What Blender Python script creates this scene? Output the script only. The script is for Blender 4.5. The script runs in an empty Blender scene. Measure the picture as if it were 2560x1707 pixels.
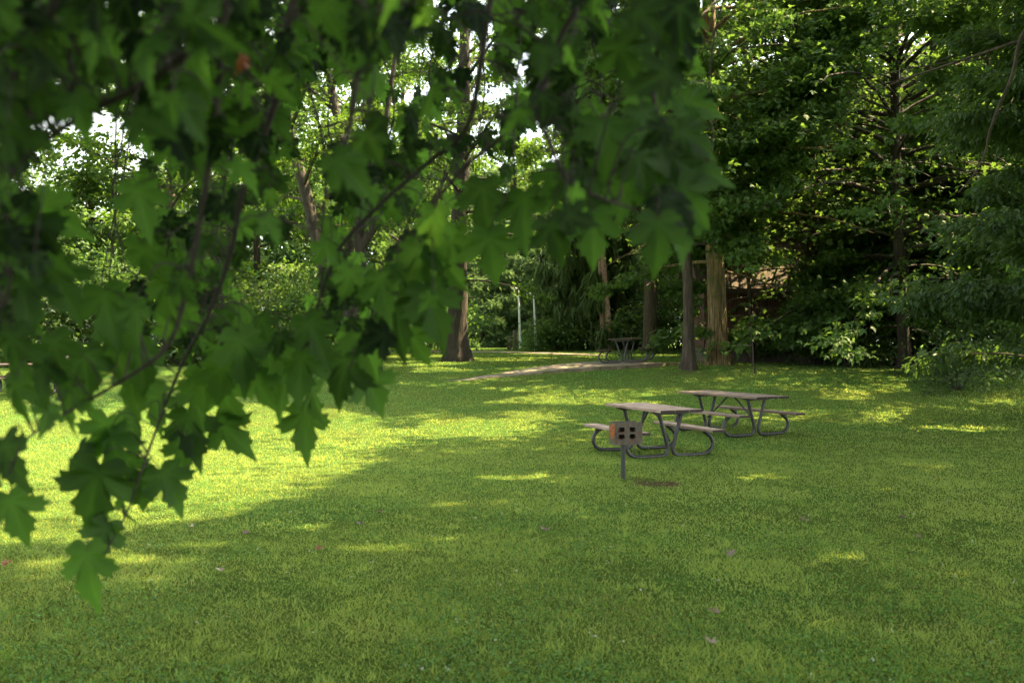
import bpy, math, random
import numpy as np
from mathutils import Vector
rng = np.random.default_rng(7)
random.seed(7)
SC = bpy.context.scene
COL = SC.collection
PI = math.pi

# ------------------------------------------------------------------ camera and view constants
CAM_Z = 1.80
FPX, CX, HY = 2395.0, 1280.0, 850.0          # focal length / principal column / horizon row for a 2560 px wide frame
K = 2560.0 / 2352.0

# ------------------------------------------------------------------ terrain
def smooth(t):
    t = np.clip(t, 0, 1)
    return t * t * (3 - 2 * t)

def zt(x, y):
    x = np.asarray(x, float); y = np.asarray(y, float)
    z = 0.90 * smooth((y - 17.5) / 13.0) + 0.48 * smooth((y - 30) / 22.0) - 0.55 * smooth((y - 52) / 25.0)
    z = z + 0.12 * np.exp(-((x - 6.4) ** 2 + (y - 31.0) ** 2) / 18.0)
    z = z + 0.018 * np.sin(x * 0.9 + y * 0.35) * np.sin(y * 0.6 - x * 0.2 + 1.0) + 0.03 * np.sin(x * 0.31 + 1.2) * np.sin(y * 0.23)
    return z

def ground_px(px, py):
    """world point where the sight line through a photo pixel meets the lawn"""
    dx, dz = (px - CX) / FPX, -(py - HY) / FPX
    Y = 3.0
    while Y < 140:
        if CAM_Z + dz * Y < float(zt(dx * Y, Y)):
            break
        Y += 0.02
    return np.array([dx * Y, Y, float(zt(dx * Y, Y))])

def gD(dx, dy):
    return ground_px(dx * K, dy * K)

# ------------------------------------------------------------------ sun
SUN_AZ = math.radians(64)       # to the right of straight ahead
SUN_EL = math.radians(53)
S = np.array([math.sin(SUN_AZ) * math.cos(SUN_EL), math.cos(SUN_AZ) * math.cos(SUN_EL), math.sin(SUN_EL)])

# lawn sun patches: crown leaves that would shade these outlines are cut away
def ell(cx, cy, rx, ry, n=14):
    n = 22; a, b, c = random.random() * 6, random.random() * 6, random.random() * 6
    r = [1 + 0.22 * math.sin(2 * q + a) + 0.24 * math.sin(3 * q + b) + 0.16 * math.sin(5 * q + c) for q in (2 * PI * i / n for i in range(n))]
    return [(cx + rx * r[i] * math.cos(2 * PI * i / n), cy + ry * r[i] * math.sin(2 * PI * i / n)) for i in range(n)]
SUN_PATCHES = [
    [(-150, 965), (150, 975), (330, 950), (560, 925), (700, 930), (840, 950), (870, 968), (780, 988), (930, 1015), (800, 1032), (810, 1078), (710, 1112), (640, 1150), (510, 1180), (380, 1205), (180, 1235), (-150, 1240)],
    ell(860, 1262, 115, 11), ell(1020, 1240, 80, 8), ell(700, 1208, 120, 8), ell(250, 1285, 200, 10), ell(560, 1246, 100, 8),
    ell(1190, 1097, 90, 6), ell(1050, 1160, 80, 6), ell(1330, 1190, 70, 6),
    [(1100, 925), (1260, 896), (1560, 886), (1600, 903), (1420, 914), (1560, 925), (1450, 932)],
    ell(1130, 872, 130, 7), ell(1020, 850, 100, 5), ell(1290, 850, 190, 8),
    [(1490, 832), (1560, 850), (1552, 875), (1620, 893), (1800, 897), (2080, 892), (2090, 868), (1960, 853), (1740, 842), (1690, 832)],
    ell(1950, 868, 220, 6), ell(2050, 850, 120, 4), ell(1960, 900, 110, 14),
    ell(1330, 816, 100, 4), ell(1230, 813, 70, 2.5), ell(960, 818, 80, 4), ell(1500, 816, 60, 2.5), ell(1010, 882, 90, 9), ell(1230, 892, 120, 8), ell(990, 834, 80, 5), ell(1150, 824, 120, 4),
    ell(1930, 1285, 75, 13), ell(2230, 1312, 130, 12), ell(1930, 1450, 110, 16), ell(2250, 1412, 120, 18),
    ell(2220, 985, 90, 6),
    ell(2230, 1535, 110, 14), ell(1560, 1150, 60, 6), ell(1750, 1095, 70, 5), ell(1990, 1120, 80, 6),
]
POLYS = [np.array([gD(max(min(a, 2700), -300), b)[:2] for a, b in p]) for p in SUN_PATCHES]

_b1, _b2 = ground_px(1722, 924), ground_px(1795, 911)
VCLEAR = [(_b1[0], _b1[1], _b1[2], _b1[2] + 2.4, 0.32), (_b2[0] - 0.05, _b2[1] + 0.05, _b2[2], _b2[2] + 3.5, 0.75)]  # leaf gaps cut so that sun reaches these two trunks

def inside(poly, x, y):
    r = np.zeros(x.shape, bool)
    n = len(poly)
    for i in range(n):
        x1, y1 = poly[i]; x2, y2 = poly[(i + 1) % n]
        if y1 == y2: continue
        c = ((y1 > y) != (y2 > y)) & (x < (x2 - x1) * (y - y1) / (y2 - y1) + x1)
        r ^= c
    return r

def open_to_sun(p, jitter=0.16):
    """True where the leaf would shade a chosen sun patch or trunk"""
    h = p[:, 2] - 0.3
    for _ in range(3):
        gx = p[:, 0] - S[0] / S[2] * h; gy = p[:, 1] - S[1] / S[2] * h
        h = p[:, 2] - zt(gx, gy)
    r = np.zeros(len(gx), bool)
    # light reaching the sunny side of the two trunks on the lawn
    sh = math.hypot(S[0], S[1])
    for (bx, by, z0, z1, rad) in VCLEAR:
        dx, dy = p[:, 0] - bx, p[:, 1] - by
        t = (dx * S[0] + dy * S[1]) / sh; o = np.abs(dx * S[1] - dy * S[0]) / sh
        zz = p[:, 2] - t * S[2] / sh
        r |= (t > 0.3) & (o < rad) & (zz > z0 - 0.2) & (zz < z1)
    # the leaf itself and two points of its blade: any of them over a sun patch
    for k in range((3 if jitter < 0.2 else 6) if jitter > 0 else 1):
        jx = gx + (rng.normal(0, jitter, len(gx)) if k else 0); jy = gy + (rng.normal(0, jitter, len(gy)) if k else 0)
        for q in POLYS:
            lo, hi = q.min(0), q.max(0)
            m = (jx > lo[0]) & (jx < hi[0]) & (jy > lo[1]) & (jy < hi[1])
            if m.any():
                r[m] |= inside(q, jx[m], jy[m])
    return r

# ------------------------------------------------------------------ mesh helpers
class Geo:
    def __init__(self):
        self.v = []; self.f = []; self.n = 0; self.a = []
    def add(self, v, f, a=None):
        v = np.asarray(v, float).reshape(-1, 3); f = np.asarray(f, int)
        self.v.append(v); self.f.append(f + self.n); self.n += len(v)
        self.a.append(np.full(len(v), 0.5) if a is None else np.asarray(a, float))
    def tube(self, P, R, n=8, cap=True):
        P = np.asarray(P, float); R = np.broadcast_to(np.asarray(R, float), (len(P),))
        k = len(P)
        T = np.gradient(P, axis=0); T /= np.linalg.norm(T, axis=1)[:, None] + 1e-12
        u = np.cross(T[0], [0.0, 0.0, 1.0])
        if np.linalg.norm(u) < 1e-3: u = np.cross(T[0], [0.0, 1.0, 0.0])
        u /= np.linalg.norm(u)
        ang = np.arange(n) * 2 * PI / n
        vs = np.empty((k, n, 3))
        for i in range(k):
            u = u - T[i] * (u @ T[i]); u /= np.linalg.norm(u)
            w = np.cross(T[i], u)
            vs[i] = P[i] + R[i] * (np.cos(ang)[:, None] * u + np.sin(ang)[:, None] * w)
        i, j = np.meshgrid(np.arange(k - 1), np.arange(n), indexing='ij')
        a = i * n + j; b = i * n + (j + 1) % n
        q = np.stack([a, b, b + n, a + n], -1).reshape(-1, 4)
        self.add(vs.reshape(-1, 3), q)
        if cap:
            self.add(vs[0], np.array([list(range(n - 1, -1, -1))])); self.add(vs[-1], np.array([list(range(n))]))
    def box(self, c, s, rot=None, ch=0.0):
        """box with chamfered long edges"""
        sx, sy, sz = np.array(s) / 2.0
        if ch <= 0:
            v = np.array([[a * sx, b * sy, d * sz] for d in (-1, 1) for b in (-1, 1) for a in (-1, 1)])
            f = np.array([[0, 2, 3, 1], [4, 5, 7, 6], [0, 1, 5, 4], [2, 6, 7, 3], [0, 4, 6, 2], [1, 3, 7, 5]])
            fs = [f]
        else:
            pr = [(-sy + ch, -sz), (sy - ch, -sz), (sy, -sz + ch), (sy, sz - ch), (sy - ch, sz), (-sy + ch, sz), (-sy, sz - ch), (-sy, -sz + ch)]
            v = np.array([[-sx, a, b] for a, b in pr] + [[sx, a, b] for a, b in pr])
            q = np.array([[i, (i + 1) % 8, 8 + (i + 1) % 8, 8 + i] for i in range(8)])
            fs = [q, np.array([list(range(7, -1, -1))]), np.array([list(range(8, 16))])]
        if rot is not None: v = v @ np.asarray(rot).T
        n0 = self.n
        v = v + np.array(c)
        self.v.append(v); self.n += len(v); self.a.append(np.full(len(v), rng.random()))
        for f in fs: self.f.append(f + n0)
    def mesh(self, name, mat, smooth_shade=True):
        V = np.concatenate(self.v)
        me = bpy.data.meshes.new(name)
        me.vertices.add(len(V)); me.vertices.foreach_set('co', V.astype(np.float32).ravel())
        loops = np.concatenate([f.ravel() for f in self.f])
        tot = np.concatenate([np.full(len(f), f.shape[1]) for f in self.f])
        st = np.concatenate([[0], np.cumsum(tot)[:-1]])
        me.loops.add(len(loops)); me.loops.foreach_set('vertex_index', loops.astype(np.int32))
        me.polygons.add(len(tot)); me.polygons.foreach_set('loop_start', st.astype(np.int32))
        me.update(calc_edges=True)
        at = me.attributes.new('tint', 'FLOAT', 'POINT')
        at.data.foreach_set('value', np.concatenate(self.a).astype(np.float32))
        me.polygons.foreach_set('use_smooth', np.full(len(tot), smooth_shade))
        me.materials.append(mat)
        return me

def link(name, me, parent=None, label=None, cat=None, group=None, kind=None, loc=None):
    o = bpy.data.objects.new(name, me); COL.objects.link(o)
    if parent is not None: o.parent = parent
    if loc is not None: o.location = loc
    tag(o, label, cat, group, kind)
    return o

def tag(o, label=None, cat=None, group=None, kind=None):
    if label: o['label'] = label
    if cat: o['category'] = cat
    if group: o['group'] = group
    if kind: o['kind'] = kind

def empty(name, loc, label, cat, group=None, rz=0.0):
    o = bpy.data.objects.new(name, None); COL.objects.link(o)
    o.location = tuple(float(q) for q in loc); o.rotation_euler = (0, 0, rz); o.empty_display_size = 0.2
    tag(o, label, cat, group)
    return o

def copy_tree(o, parent=None):
    c = o.copy(); COL.objects.link(c); c.parent = parent
    for ch in list(o.children): copy_tree(ch, c)
    return c

def spline(pts, m=6):
    """Catmull-Rom through points"""
    P = np.asarray(pts, float)
    Q = np.vstack([2 * P[0] - P[1], P, 2 * P[-1] - P[-2]])
    out = []
    for i in range(1, len(Q) - 2):
        for t in np.linspace(0, 1, m, endpoint=False):
            a, b, c, d = Q[i - 1], Q[i], Q[i + 1], Q[i + 2]
            out.append(0.5 * ((2 * b) + (-a + c) * t + (2 * a - 5 * b + 4 * c - d) * t * t + (-a + 3 * b - 3 * c + d) * t ** 3))
    out.append(P[-1])
    return np.array(out)

# ------------------------------------------------------------------ materials
def nodes(name):
    m = bpy.data.materials.new(name); m.use_nodes = True
    nt = m.node_tree; nt.nodes.clear()
    out = nt.nodes.new('ShaderNodeOutputMaterial')
    return m, nt, out

def N(nt, typ, **kw):
    n = nt.nodes.new(typ)
    for k, v in kw.items():
        if k in n.inputs: n.inputs[k].default_value = v
        else: setattr(n, k, v)
    return n

def ramp(nt, stops, interp='LINEAR'):
    r = nt.nodes.new('ShaderNodeValToRGB'); e = r.color_ramp.elements
    r.color_ramp.interpolation = interp
    while len(e) > 1: e.remove(e[-1])
    e[0].position = stops[0][0]; e[0].color = (*stops[0][1], 1)
    for p, c in stops[1:]:
        q = e.new(p); q.color = (*c, 1)
    return r

def leaf_mat(name, dark, light, trans, tw=0.45, gloss=0.04, rough=0.45, mixf=0.35, dry=None, trans_ramp=None):
    m, nt, out = nodes(name)
    at = N(nt, 'ShaderNodeAttribute', attribute_name='tint')
    r = ramp(nt, [(0.0, dark), (1.0, light)] if dry is None else [(0.0, dark), (0.88, light), (1.0, dry)])
    nt.links.new(at.outputs['Fac'], r.inputs[0])
    d = N(nt, 'ShaderNodeBsdfDiffuse'); t = N(nt, 'ShaderNodeBsdfTranslucent')
    nt.links.new(r.outputs[0], d.inputs[0])
    mx = N(nt, 'ShaderNodeMix', data_type='RGBA', blend_type='MIX'); mx.inputs[0].default_value = mixf
    mx.inputs[6].default_value = (*trans, 1)
    nt.links.new(r.outputs[0], mx.inputs[7])
    if trans_ramp:
        r9 = ramp(nt, [(0.0, trans_ramp[0]), (1.0, trans_ramp[1])]); nt.links.new(at.outputs['Fac'], r9.inputs[0]); nt.links.new(r9.outputs[0], t.inputs[0])
    else: nt.links.new(mx.outputs[2], t.inputs[0])
    s = N(nt, 'ShaderNodeMixShader'); s.inputs[0].default_value = tw
    nt.links.new(d.outputs[0], s.inputs[1]); nt.links.new(t.outputs[0], s.inputs[2])
    g = N(nt, 'ShaderNodeBsdfGlossy', Roughness=rough); g.inputs[0].default_value = (1, 1, 1, 1)
    s2 = N(nt, 'ShaderNodeMixShader'); s2.inputs[0].default_value = gloss
    nt.links.new(s.outputs[0], s2.inputs[1]); nt.links.new(g.outputs[0], s2.inputs[2])
    nt.links.new(s2.outputs[0], out.inputs[0])
    return m

def rough_mat(name, stops, scale=(8, 8, 8), rough=0.85, bump=0.3, detail=8.0, dist=0.02, coords='Object', second=None, metallic=0.0):
    """noise-coloured material with bump"""
    m, nt, out = nodes(name)
    tc = N(nt, 'ShaderNodeTexCoord'); mp = N(nt, 'ShaderNodeMapping'); mp.inputs['Scale'].default_value = scale
    nt.links.new(tc.outputs[coords], mp.inputs[0])
    nz = N(nt, 'ShaderNodeTexNoise', Scale=1.0, Detail=detail, Roughness=0.62)
    nt.links.new(mp.outputs[0], nz.inputs['Vector'])
    r = ramp(nt, stops); nt.links.new(nz.outputs['Fac'], r.inputs[0])
    b = N(nt, 'ShaderNodeBsdfPrincipled', Roughness=rough, Metallic=metallic)
    col = r.outputs[0]
    if second:
        n2 = N(nt, 'ShaderNodeTexNoise', Scale=second[0], Detail=5.0)
        nt.links.new(tc.outputs[coords], n2.inputs['Vector'])
        r2 = ramp(nt, [(second[1], (0, 0, 0)), (second[2], (1, 1, 1))]); nt.links.new(n2.outputs['Fac'], r2.inputs[0])
        mx = N(nt, 'ShaderNodeMix', data_type='RGBA')
        nt.links.new(r2.outputs[0], mx.inputs[0]); nt.links.new(col, mx.inputs[6]); mx.inputs[7].default_value = (*second[3], 1)
        col = mx.outputs[2]
    nt.links.new(col, b.inputs['Base Color'])
    bp = N(nt, 'ShaderNodeBump', Strength=bump, Distance=dist)
    nt.links.new(nz.outputs['Fac'], bp.inputs['Height']); nt.links.new(bp.outputs[0], b.inputs['Normal'])
    nt.links.new(b.outputs[0], out.inputs[0])
    return m

M = {}
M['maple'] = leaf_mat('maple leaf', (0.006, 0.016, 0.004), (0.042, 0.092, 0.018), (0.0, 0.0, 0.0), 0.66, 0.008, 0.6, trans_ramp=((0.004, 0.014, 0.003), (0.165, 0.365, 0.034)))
M['canopy'] = leaf_mat('canopy leaf', (0.026, 0.062, 0.010), (0.070, 0.125, 0.018), (0.17, 0.30, 0.02), 0.42, 0.012, 0.6)
M['broad'] = leaf_mat('broad leaf', (0.028, 0.068, 0.017), (0.090, 0.164, 0.036), (0.19, 0.32, 0.035), 0.42, 0.016, 0.5)
M['dull'] = leaf_mat('dull long leaf', (0.019, 0.044, 0.013), (0.058, 0.104, 0.028), (0.14, 0.25, 0.03), 0.36, 0.02, 0.5)
M['light'] = leaf_mat('light woodland leaf', (0.034, 0.078, 0.017), (0.095, 0.155, 0.034), (0.16, 0.29, 0.035), 0.40, 0.014, 0.6)
M['hazy'] = leaf_mat('haze tinted far leaf', (0.055, 0.105, 0.040), (0.14, 0.205, 0.080), (0.20, 0.32, 0.06), 0.40, 0.01, 0.6)  # distance haze put into the leaf colour
M['deep'] = leaf_mat('deep wood leaf', (0.024, 0.055, 0.014), (0.068, 0.120, 0.026), (0.18, 0.29, 0.03), 0.42, 0.01, 0.6)
M['spruce'] = leaf_mat('spruce needles', (0.055, 0.095, 0.032), (0.13, 0.195, 0.062), (0.18, 0.27, 0.05), 0.34, 0.01, 0.6)
M['larch'] = leaf_mat('haze tinted conifer needles', (0.085, 0.150, 0.070), (0.17, 0.25, 0.115), (0.20, 0.30, 0.08), 0.35, 0.01, 0.6)  # needles lightened to carry the haze beyond the lawn
M['grass'] = leaf_mat('grass blade', (0.046, 0.142, 0.036), (0.116, 0.286, 0.074), (0.62, 0.62, 0.09), 0.50, 0.012, 0.6, dry=(0.25, 0.215, 0.11))
M['weed'] = leaf_mat('clover leaf', (0.034, 0.100, 0.018), (0.13, 0.27, 0.048), (0.24, 0.42, 0.035), 0.4, 0.016, 0.5, dry=(0.42, 0.40, 0.34))
M['deadbrown'] = leaf_mat('dead brown leaf', (0.05, 0.025, 0.012), (0.10, 0.05, 0.022), (0.12, 0.05, 0.01), 0.15, 0.05)
M['deadpale'] = leaf_mat('dead pale leaf', (0.13, 0.092, 0.055), (0.21, 0.155, 0.10), (0.3, 0.2, 0.1), 0.2, 0.05)
M['deadred'] = leaf_mat('dead red leaf', (0.20, 0.045, 0.010), (0.28, 0.065, 0.012), (0.25, 0.06, 0.01), 0.3, 0.05)
M['bark'] = rough_mat('bark', [(0.30, (0.018, 0.013, 0.009)), (0.55, (0.055, 0.040, 0.027)), (0.75, (0.12, 0.09, 0.06))], (14, 14, 2.2), 0.9, 0.9, dist=0.05)
M['barkdark'] = rough_mat('dark bark', [(0.30, (0.012, 0.009, 0.006)), (0.55, (0.034, 0.025, 0.017)), (0.75, (0.075, 0.056, 0.038))], (14, 14, 2.2), 0.9, 0.9, dist=0.05)
M['barklight'] = rough_mat('ridged tan bark', [(0.36, (0.035, 0.022, 0.009)), (0.50, (0.17, 0.115, 0.048)), (0.66, (0.34, 0.245, 0.11))], (17, 17, 1.0), 0.9, 1.0, dist=0.14, second=(2.2, 0.50, 0.66, (0.085, 0.085, 0.025)))
M['barkred'] = rough_mat('reddish pine bark', [(0.30, (0.15, 0.09, 0.07)), (0.55, (0.33, 0.21, 0.16)), (0.75, (0.45, 0.33, 0.26))], (12, 12, 5), 0.9, 0.8, dist=0.03)
M['twig'] = rough_mat('twig bark', [(0.3, (0.016, 0.011, 0.008)), (0.7, (0.05, 0.036, 0.026))], (40, 40, 40), 0.8, 0.3, dist=0.002)
M['wood'] = rough_mat('weathered plank', [(0.28, (0.14, 0.092, 0.066)), (0.5, (0.30, 0.215, 0.16)), (0.72, (0.46, 0.36, 0.285))], (3, 60, 60), 0.8, 0.35, dist=0.004, second=(5.0, 0.5, 0.75, (0.14, 0.085, 0.07)))
M['wooddark'] = rough_mat('darker weathered plank', [(0.28, (0.085, 0.055, 0.040)), (0.5, (0.18, 0.125, 0.092)), (0.72, (0.30, 0.225, 0.175))], (3, 60, 60), 0.8, 0.35, dist=0.004, second=(5.0, 0.5, 0.75, (0.10, 0.065, 0.055)))
M['woodmoss'] = rough_mat('mossy old plank', [(0.3, (0.09, 0.075, 0.04)), (0.5, (0.17, 0.15, 0.08)), (0.72, (0.24, 0.24, 0.10))], (3, 30, 30), 0.9, 0.5, dist=0.006, second=(4.0, 0.5, 0.7, (0.13, 0.16, 0.05)))
M['pipe'] = rough_mat('dark painted steel pipe', [(0.3, (0.035, 0.033, 0.034)), (0.7, (0.075, 0.072, 0.075))], (30, 30, 30), 0.38, 0.08, dist=0.002, second=(9.0, 0.58, 0.75, (0.11, 0.085, 0.07)), metallic=0.35)
M['ends_and_trim'] = rough_mat('dark plank ends and trim', [(0.3, (0.03, 0.022, 0.018)), (0.7, (0.07, 0.052, 0.042))], (60, 60, 60), 0.9, 0.3, dist=0.003)
M['postwood'] = rough_mat('old post wood', [(0.3, (0.05, 0.038, 0.025)), (0.7, (0.14, 0.11, 0.075))], (20, 20, 3), 0.9, 0.5, dist=0.01)
M['steel'] = rough_mat('galvanised sheet', [(0.3, (0.048, 0.039, 0.028)), (0.7, (0.125, 0.104, 0.078))], (14, 14, 8), 0.55, 0.15, dist=0.003, second=(11.0, 0.52, 0.66, (0.10, 0.042, 0.018)), metallic=0.25)
M['rust'] = rough_mat('orange rust', [(0.3, (0.12, 0.035, 0.012)), (0.55, (0.30, 0.085, 0.022)), (0.75, (0.42, 0.15, 0.05))], (25, 25, 25), 0.85, 0.3, dist=0.003)
M['rustdark'] = rough_mat('dark rust', [(0.3, (0.035, 0.016, 0.009)), (0.7, (0.11, 0.042, 0.018))], (25, 25, 25), 0.85, 0.3, dist=0.003)
M['soot'] = rough_mat('soot', [(0.3, (0.010, 0.008, 0.007)), (0.7, (0.035, 0.02, 0.014))], (25, 25, 25), 0.9, 0.2, dist=0.003)
M['concrete'] = rough_mat('worn concrete', [(0.3, (0.12, 0.09, 0.06)), (0.5, (0.24, 0.185, 0.13)), (0.75, (0.34, 0.28, 0.21))], (3.5, 3.5, 3.5), 0.9, 0.4, dist=0.01, second=(1.3, 0.50, 0.62, (0.10, 0.10, 0.04)))
M['gravel'] = rough_mat('pale gravel path', [(0.3, (0.15, 0.11, 0.08)), (0.7, (0.28, 0.22, 0.17))], (12, 12, 12), 0.95, 0.4, dist=0.01)
M['polewhite'] = rough_mat('white painted pole', [(0.3, (0.62, 0.62, 0.62)), (0.7, (0.82, 0.82, 0.82))], (8, 8, 3), 0.4, 0.02)
M['foundation'] = rough_mat('stained block base', [(0.3, (0.06, 0.047, 0.037)), (0.7, (0.125, 0.10, 0.08))], (4, 4, 4), 0.9, 0.3)

def plank_wall():
    m, nt, out = nodes('red brown board wall')
    tc = N(nt, 'ShaderNodeTexCoord')
    w = N(nt, 'ShaderNodeTexWave', Scale=3.3, Distortion=0.0); w.bands_direction = 'X'
    nt.links.new(tc.outputs['Object'], w.inputs['Vector'])
    nz = N(nt, 'ShaderNodeTexNoise', Scale=3.0, Detail=6.0); nt.links.new(tc.outputs['Object'], nz.inputs['Vector'])
    r = ramp(nt, [(0.3, (0.055, 0.022, 0.016)), (0.7, (0.12, 0.05, 0.036))]); nt.links.new(nz.outputs['Fac'], r.inputs[0])
    r2 = ramp(nt, [(0.0, (0.15, 0.15, 0.15)), (0.12, (1, 1, 1))]); nt.links.new(w.outputs['Fac'], r2.inputs[0])
    mx = N(nt, 'ShaderNodeMix', data_type='RGBA', blend_type='MULTIPLY'); mx.inputs[0].default_value = 1.0
    nt.links.new(r.outputs[0], mx.inputs[6]); nt.links.new(r2.outputs[0], mx.inputs[7])
    b = N(nt, 'ShaderNodeBsdfPrincipled', Roughness=0.85); nt.links.new(mx.outputs[2], b.inputs['Base Color'])
    nt.links.new(b.outputs[0], out.inputs[0]); return m
M['wall'] = plank_wall()

def shingles():
    m, nt, out = nodes('brown shingles')
    tc = N(nt, 'ShaderNodeTexCoord')
    br = N(nt, 'ShaderNodeTexBrick', Scale=1.0, offset=0.5)
    br.inputs['Color1'].default_value = (0.070, 0.043, 0.028, 1); br.inputs['Color2'].default_value = (0.095, 0.060, 0.040, 1)
    br.inputs['Mortar'].default_value = (0.06, 0.035, 0.025, 1)
    br.inputs['Brick Width'].default_value = 0.3; br.inputs['Row Height'].default_value = 0.14; br.inputs['Mortar Size'].default_value = 0.012
    mp = N(nt, 'ShaderNodeMapping'); nt.links.new(tc.outputs['Object'], mp.inputs[0]); nt.links.new(mp.outputs[0], br.inputs['Vector'])
    nz = N(nt, 'ShaderNodeTexNoise', Scale=2.0, Detail=6.0); nt.links.new(tc.outputs['Object'], nz.inputs['Vector'])
    r2 = ramp(nt, [(0.45, (0, 0, 0)), (0.65, (1, 1, 1))]); nt.links.new(nz.outputs['Fac'], r2.inputs[0])
    mx = N(nt, 'ShaderNodeMix', data_type='RGBA'); nt.links.new(r2.outputs[0], mx.inputs[0])
    nt.links.new(br.outputs[0], mx.inputs[6]); mx.inputs[7].default_value = (0.07, 0.062, 0.03, 1)
    b = N(nt, 'ShaderNodeBsdfPrincipled', Roughness=0.9); nt.links.new(mx.outputs[2], b.inputs['Base Color'])
    nt.links.new(b.outputs[0], out.inputs[0]); return m
M['roof'] = shingles()

def lawn_mat():
    m, nt, out = nodes('lawn turf')
    tc = N(nt, 'ShaderNodeTexCoord'); P = tc.outputs['Object']
    def noise(scale, detail=6.0, rough=0.6):
        n = N(nt, 'ShaderNodeTexNoise', Scale=scale, Detail=detail, Roughness=rough); nt.links.new(P, n.inputs['Vector']); return n.outputs['Fac']
    fine = noise(55.0, 6.0, 0.75); mid = noise(3.2, 6.0, 0.65); big = noise(0.45, 5.0, 0.6)
    r = ramp(nt, [(0.25, (0.048, 0.102, 0.024)), (0.50, (0.105, 0.190, 0.046)), (0.75, (0.175, 0.255, 0.072))]); nt.links.new(fine, r.inputs[0])
    r2 = ramp(nt, [(0.35, (0.85, 0.72, 0.75)), (0.62, (1.08, 1.05, 0.95))]); nt.links.new(mid, r2.inputs[0])
    mx = N(nt, 'ShaderNodeMix', data_type='RGBA', blend_type='MULTIPLY'); mx.inputs[0].default_value = 1.0
    nt.links.new(r.outputs[0], mx.inputs[6]); nt.links.new(r2.outputs[0], mx.inputs[7])
    r3 = ramp(nt, [(0.40, (0.88, 1.0, 0.9)), (0.62, (1.15, 1.0, 0.9))]); nt.links.new(big, r3.inputs[0])
    mx2 = N(nt, 'ShaderNodeMix', data_type='RGBA', blend_type='MULTIPLY'); mx2.inputs[0].default_value = 1.0
    nt.links.new(mx.outputs[2], mx2.inputs[6]); nt.links.new(r3.outputs[0], mx2.inputs[7])
    # bare worn soil: beside the grill and round the tree roots
    at = N(nt, 'ShaderNodeAttribute', attribute_name='soil')
    nb = noise(9.0, 6.0, 0.7)
    ad = N(nt, 'ShaderNodeMath', operation='MULTIPLY_ADD'); nt.links.new(nb, ad.inputs[0]); ad.inputs[1].default_value = 1.1
    nt.links.new(at.outputs['Fac'], ad.inputs[2])
    rs = ramp(nt, [(0.95, (0, 0, 0)), (1.0, (1, 1, 1))])
    sc = N(nt, 'ShaderNodeMath', operation='MULTIPLY'); nt.links.new(ad.outputs[0], sc.inputs[0]); sc.inputs[1].default_value = 0.95
    nt.links.new(sc.outputs[0], rs.inputs[0])
    soil = ramp(nt, [(0.3, (0.075, 0.055, 0.032)), (0.7, (0.19, 0.14, 0.085))]); nt.links.new(fine, soil.inputs[0])
    mx3 = N(nt, 'ShaderNodeMix', data_type='RGBA'); nt.links.new(rs.outputs[0], mx3.inputs[0])
    nt.links.new(mx2.outputs[2], mx3.inputs[6]); nt.links.new(soil.outputs[0], mx3.inputs[7])
    b = N(nt, 'ShaderNodeBsdfDiffuse', Roughness=1.0); nt.links.new(mx3.outputs[2], b.inputs[0])
    bp = N(nt, 'ShaderNodeBump', Strength=1.0, Distance=0.06); nt.links.new(fine, bp.inputs['Height'])
    nt.links.new(bp.outputs[0], b.inputs['Normal'])
    nt.links.new(b.outputs[0], out.inputs[0]); return m
M['lawn'] = lawn_mat()

# ------------------------------------------------------------------ places on the lawn
GRILL = ground_px(1558, 1197)
SOIL = [(ground_px(1640, 1209), 0.36, 0.30), (ground_px(1590, 1200), 0.3, 0.2)]

# ------------------------------------------------------------------ ground
def build_ground():
    xs = np.concatenate([np.arange(-130, -30, 5.0), np.arange(-30, 30, 0.4), np.arange(30, 131, 5.0)])
    ys = np.concatenate([np.arange(-40, 0, 4.0), np.arange(0, 60, 0.4), np.arange(60, 261, 6.0)])
    X, Y = np.meshgrid(xs, ys, indexing='ij')
    V = np.stack([X, Y, zt(X, Y)], -1).reshape(-1, 3)
    nx, ny = len(xs), len(ys)
    i, j = np.meshgrid(np.arange(nx - 1), np.arange(ny - 1), indexing='ij')
    a = i * ny + j
    F = np.stack([a, a + ny, a + ny + 1, a + 1], -1).reshape(-1, 4)
    g = Geo(); g.add(V, F)
    me = g.mesh('lawn', M['lawn'])
    soil = np.zeros(len(V))
    for c, r, s in SOIL_ALL:
        soil = np.maximum(soil, s * np.exp(-((V[:, 0] - c[0]) ** 2 + (V[:, 1] - c[1]) ** 2) / (r * r)))
    at = me.attributes.new('soil', 'FLOAT', 'POINT'); at.data.foreach_set('value', soil.astype(np.float32))
    link('lawn', me, kind='structure')

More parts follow.
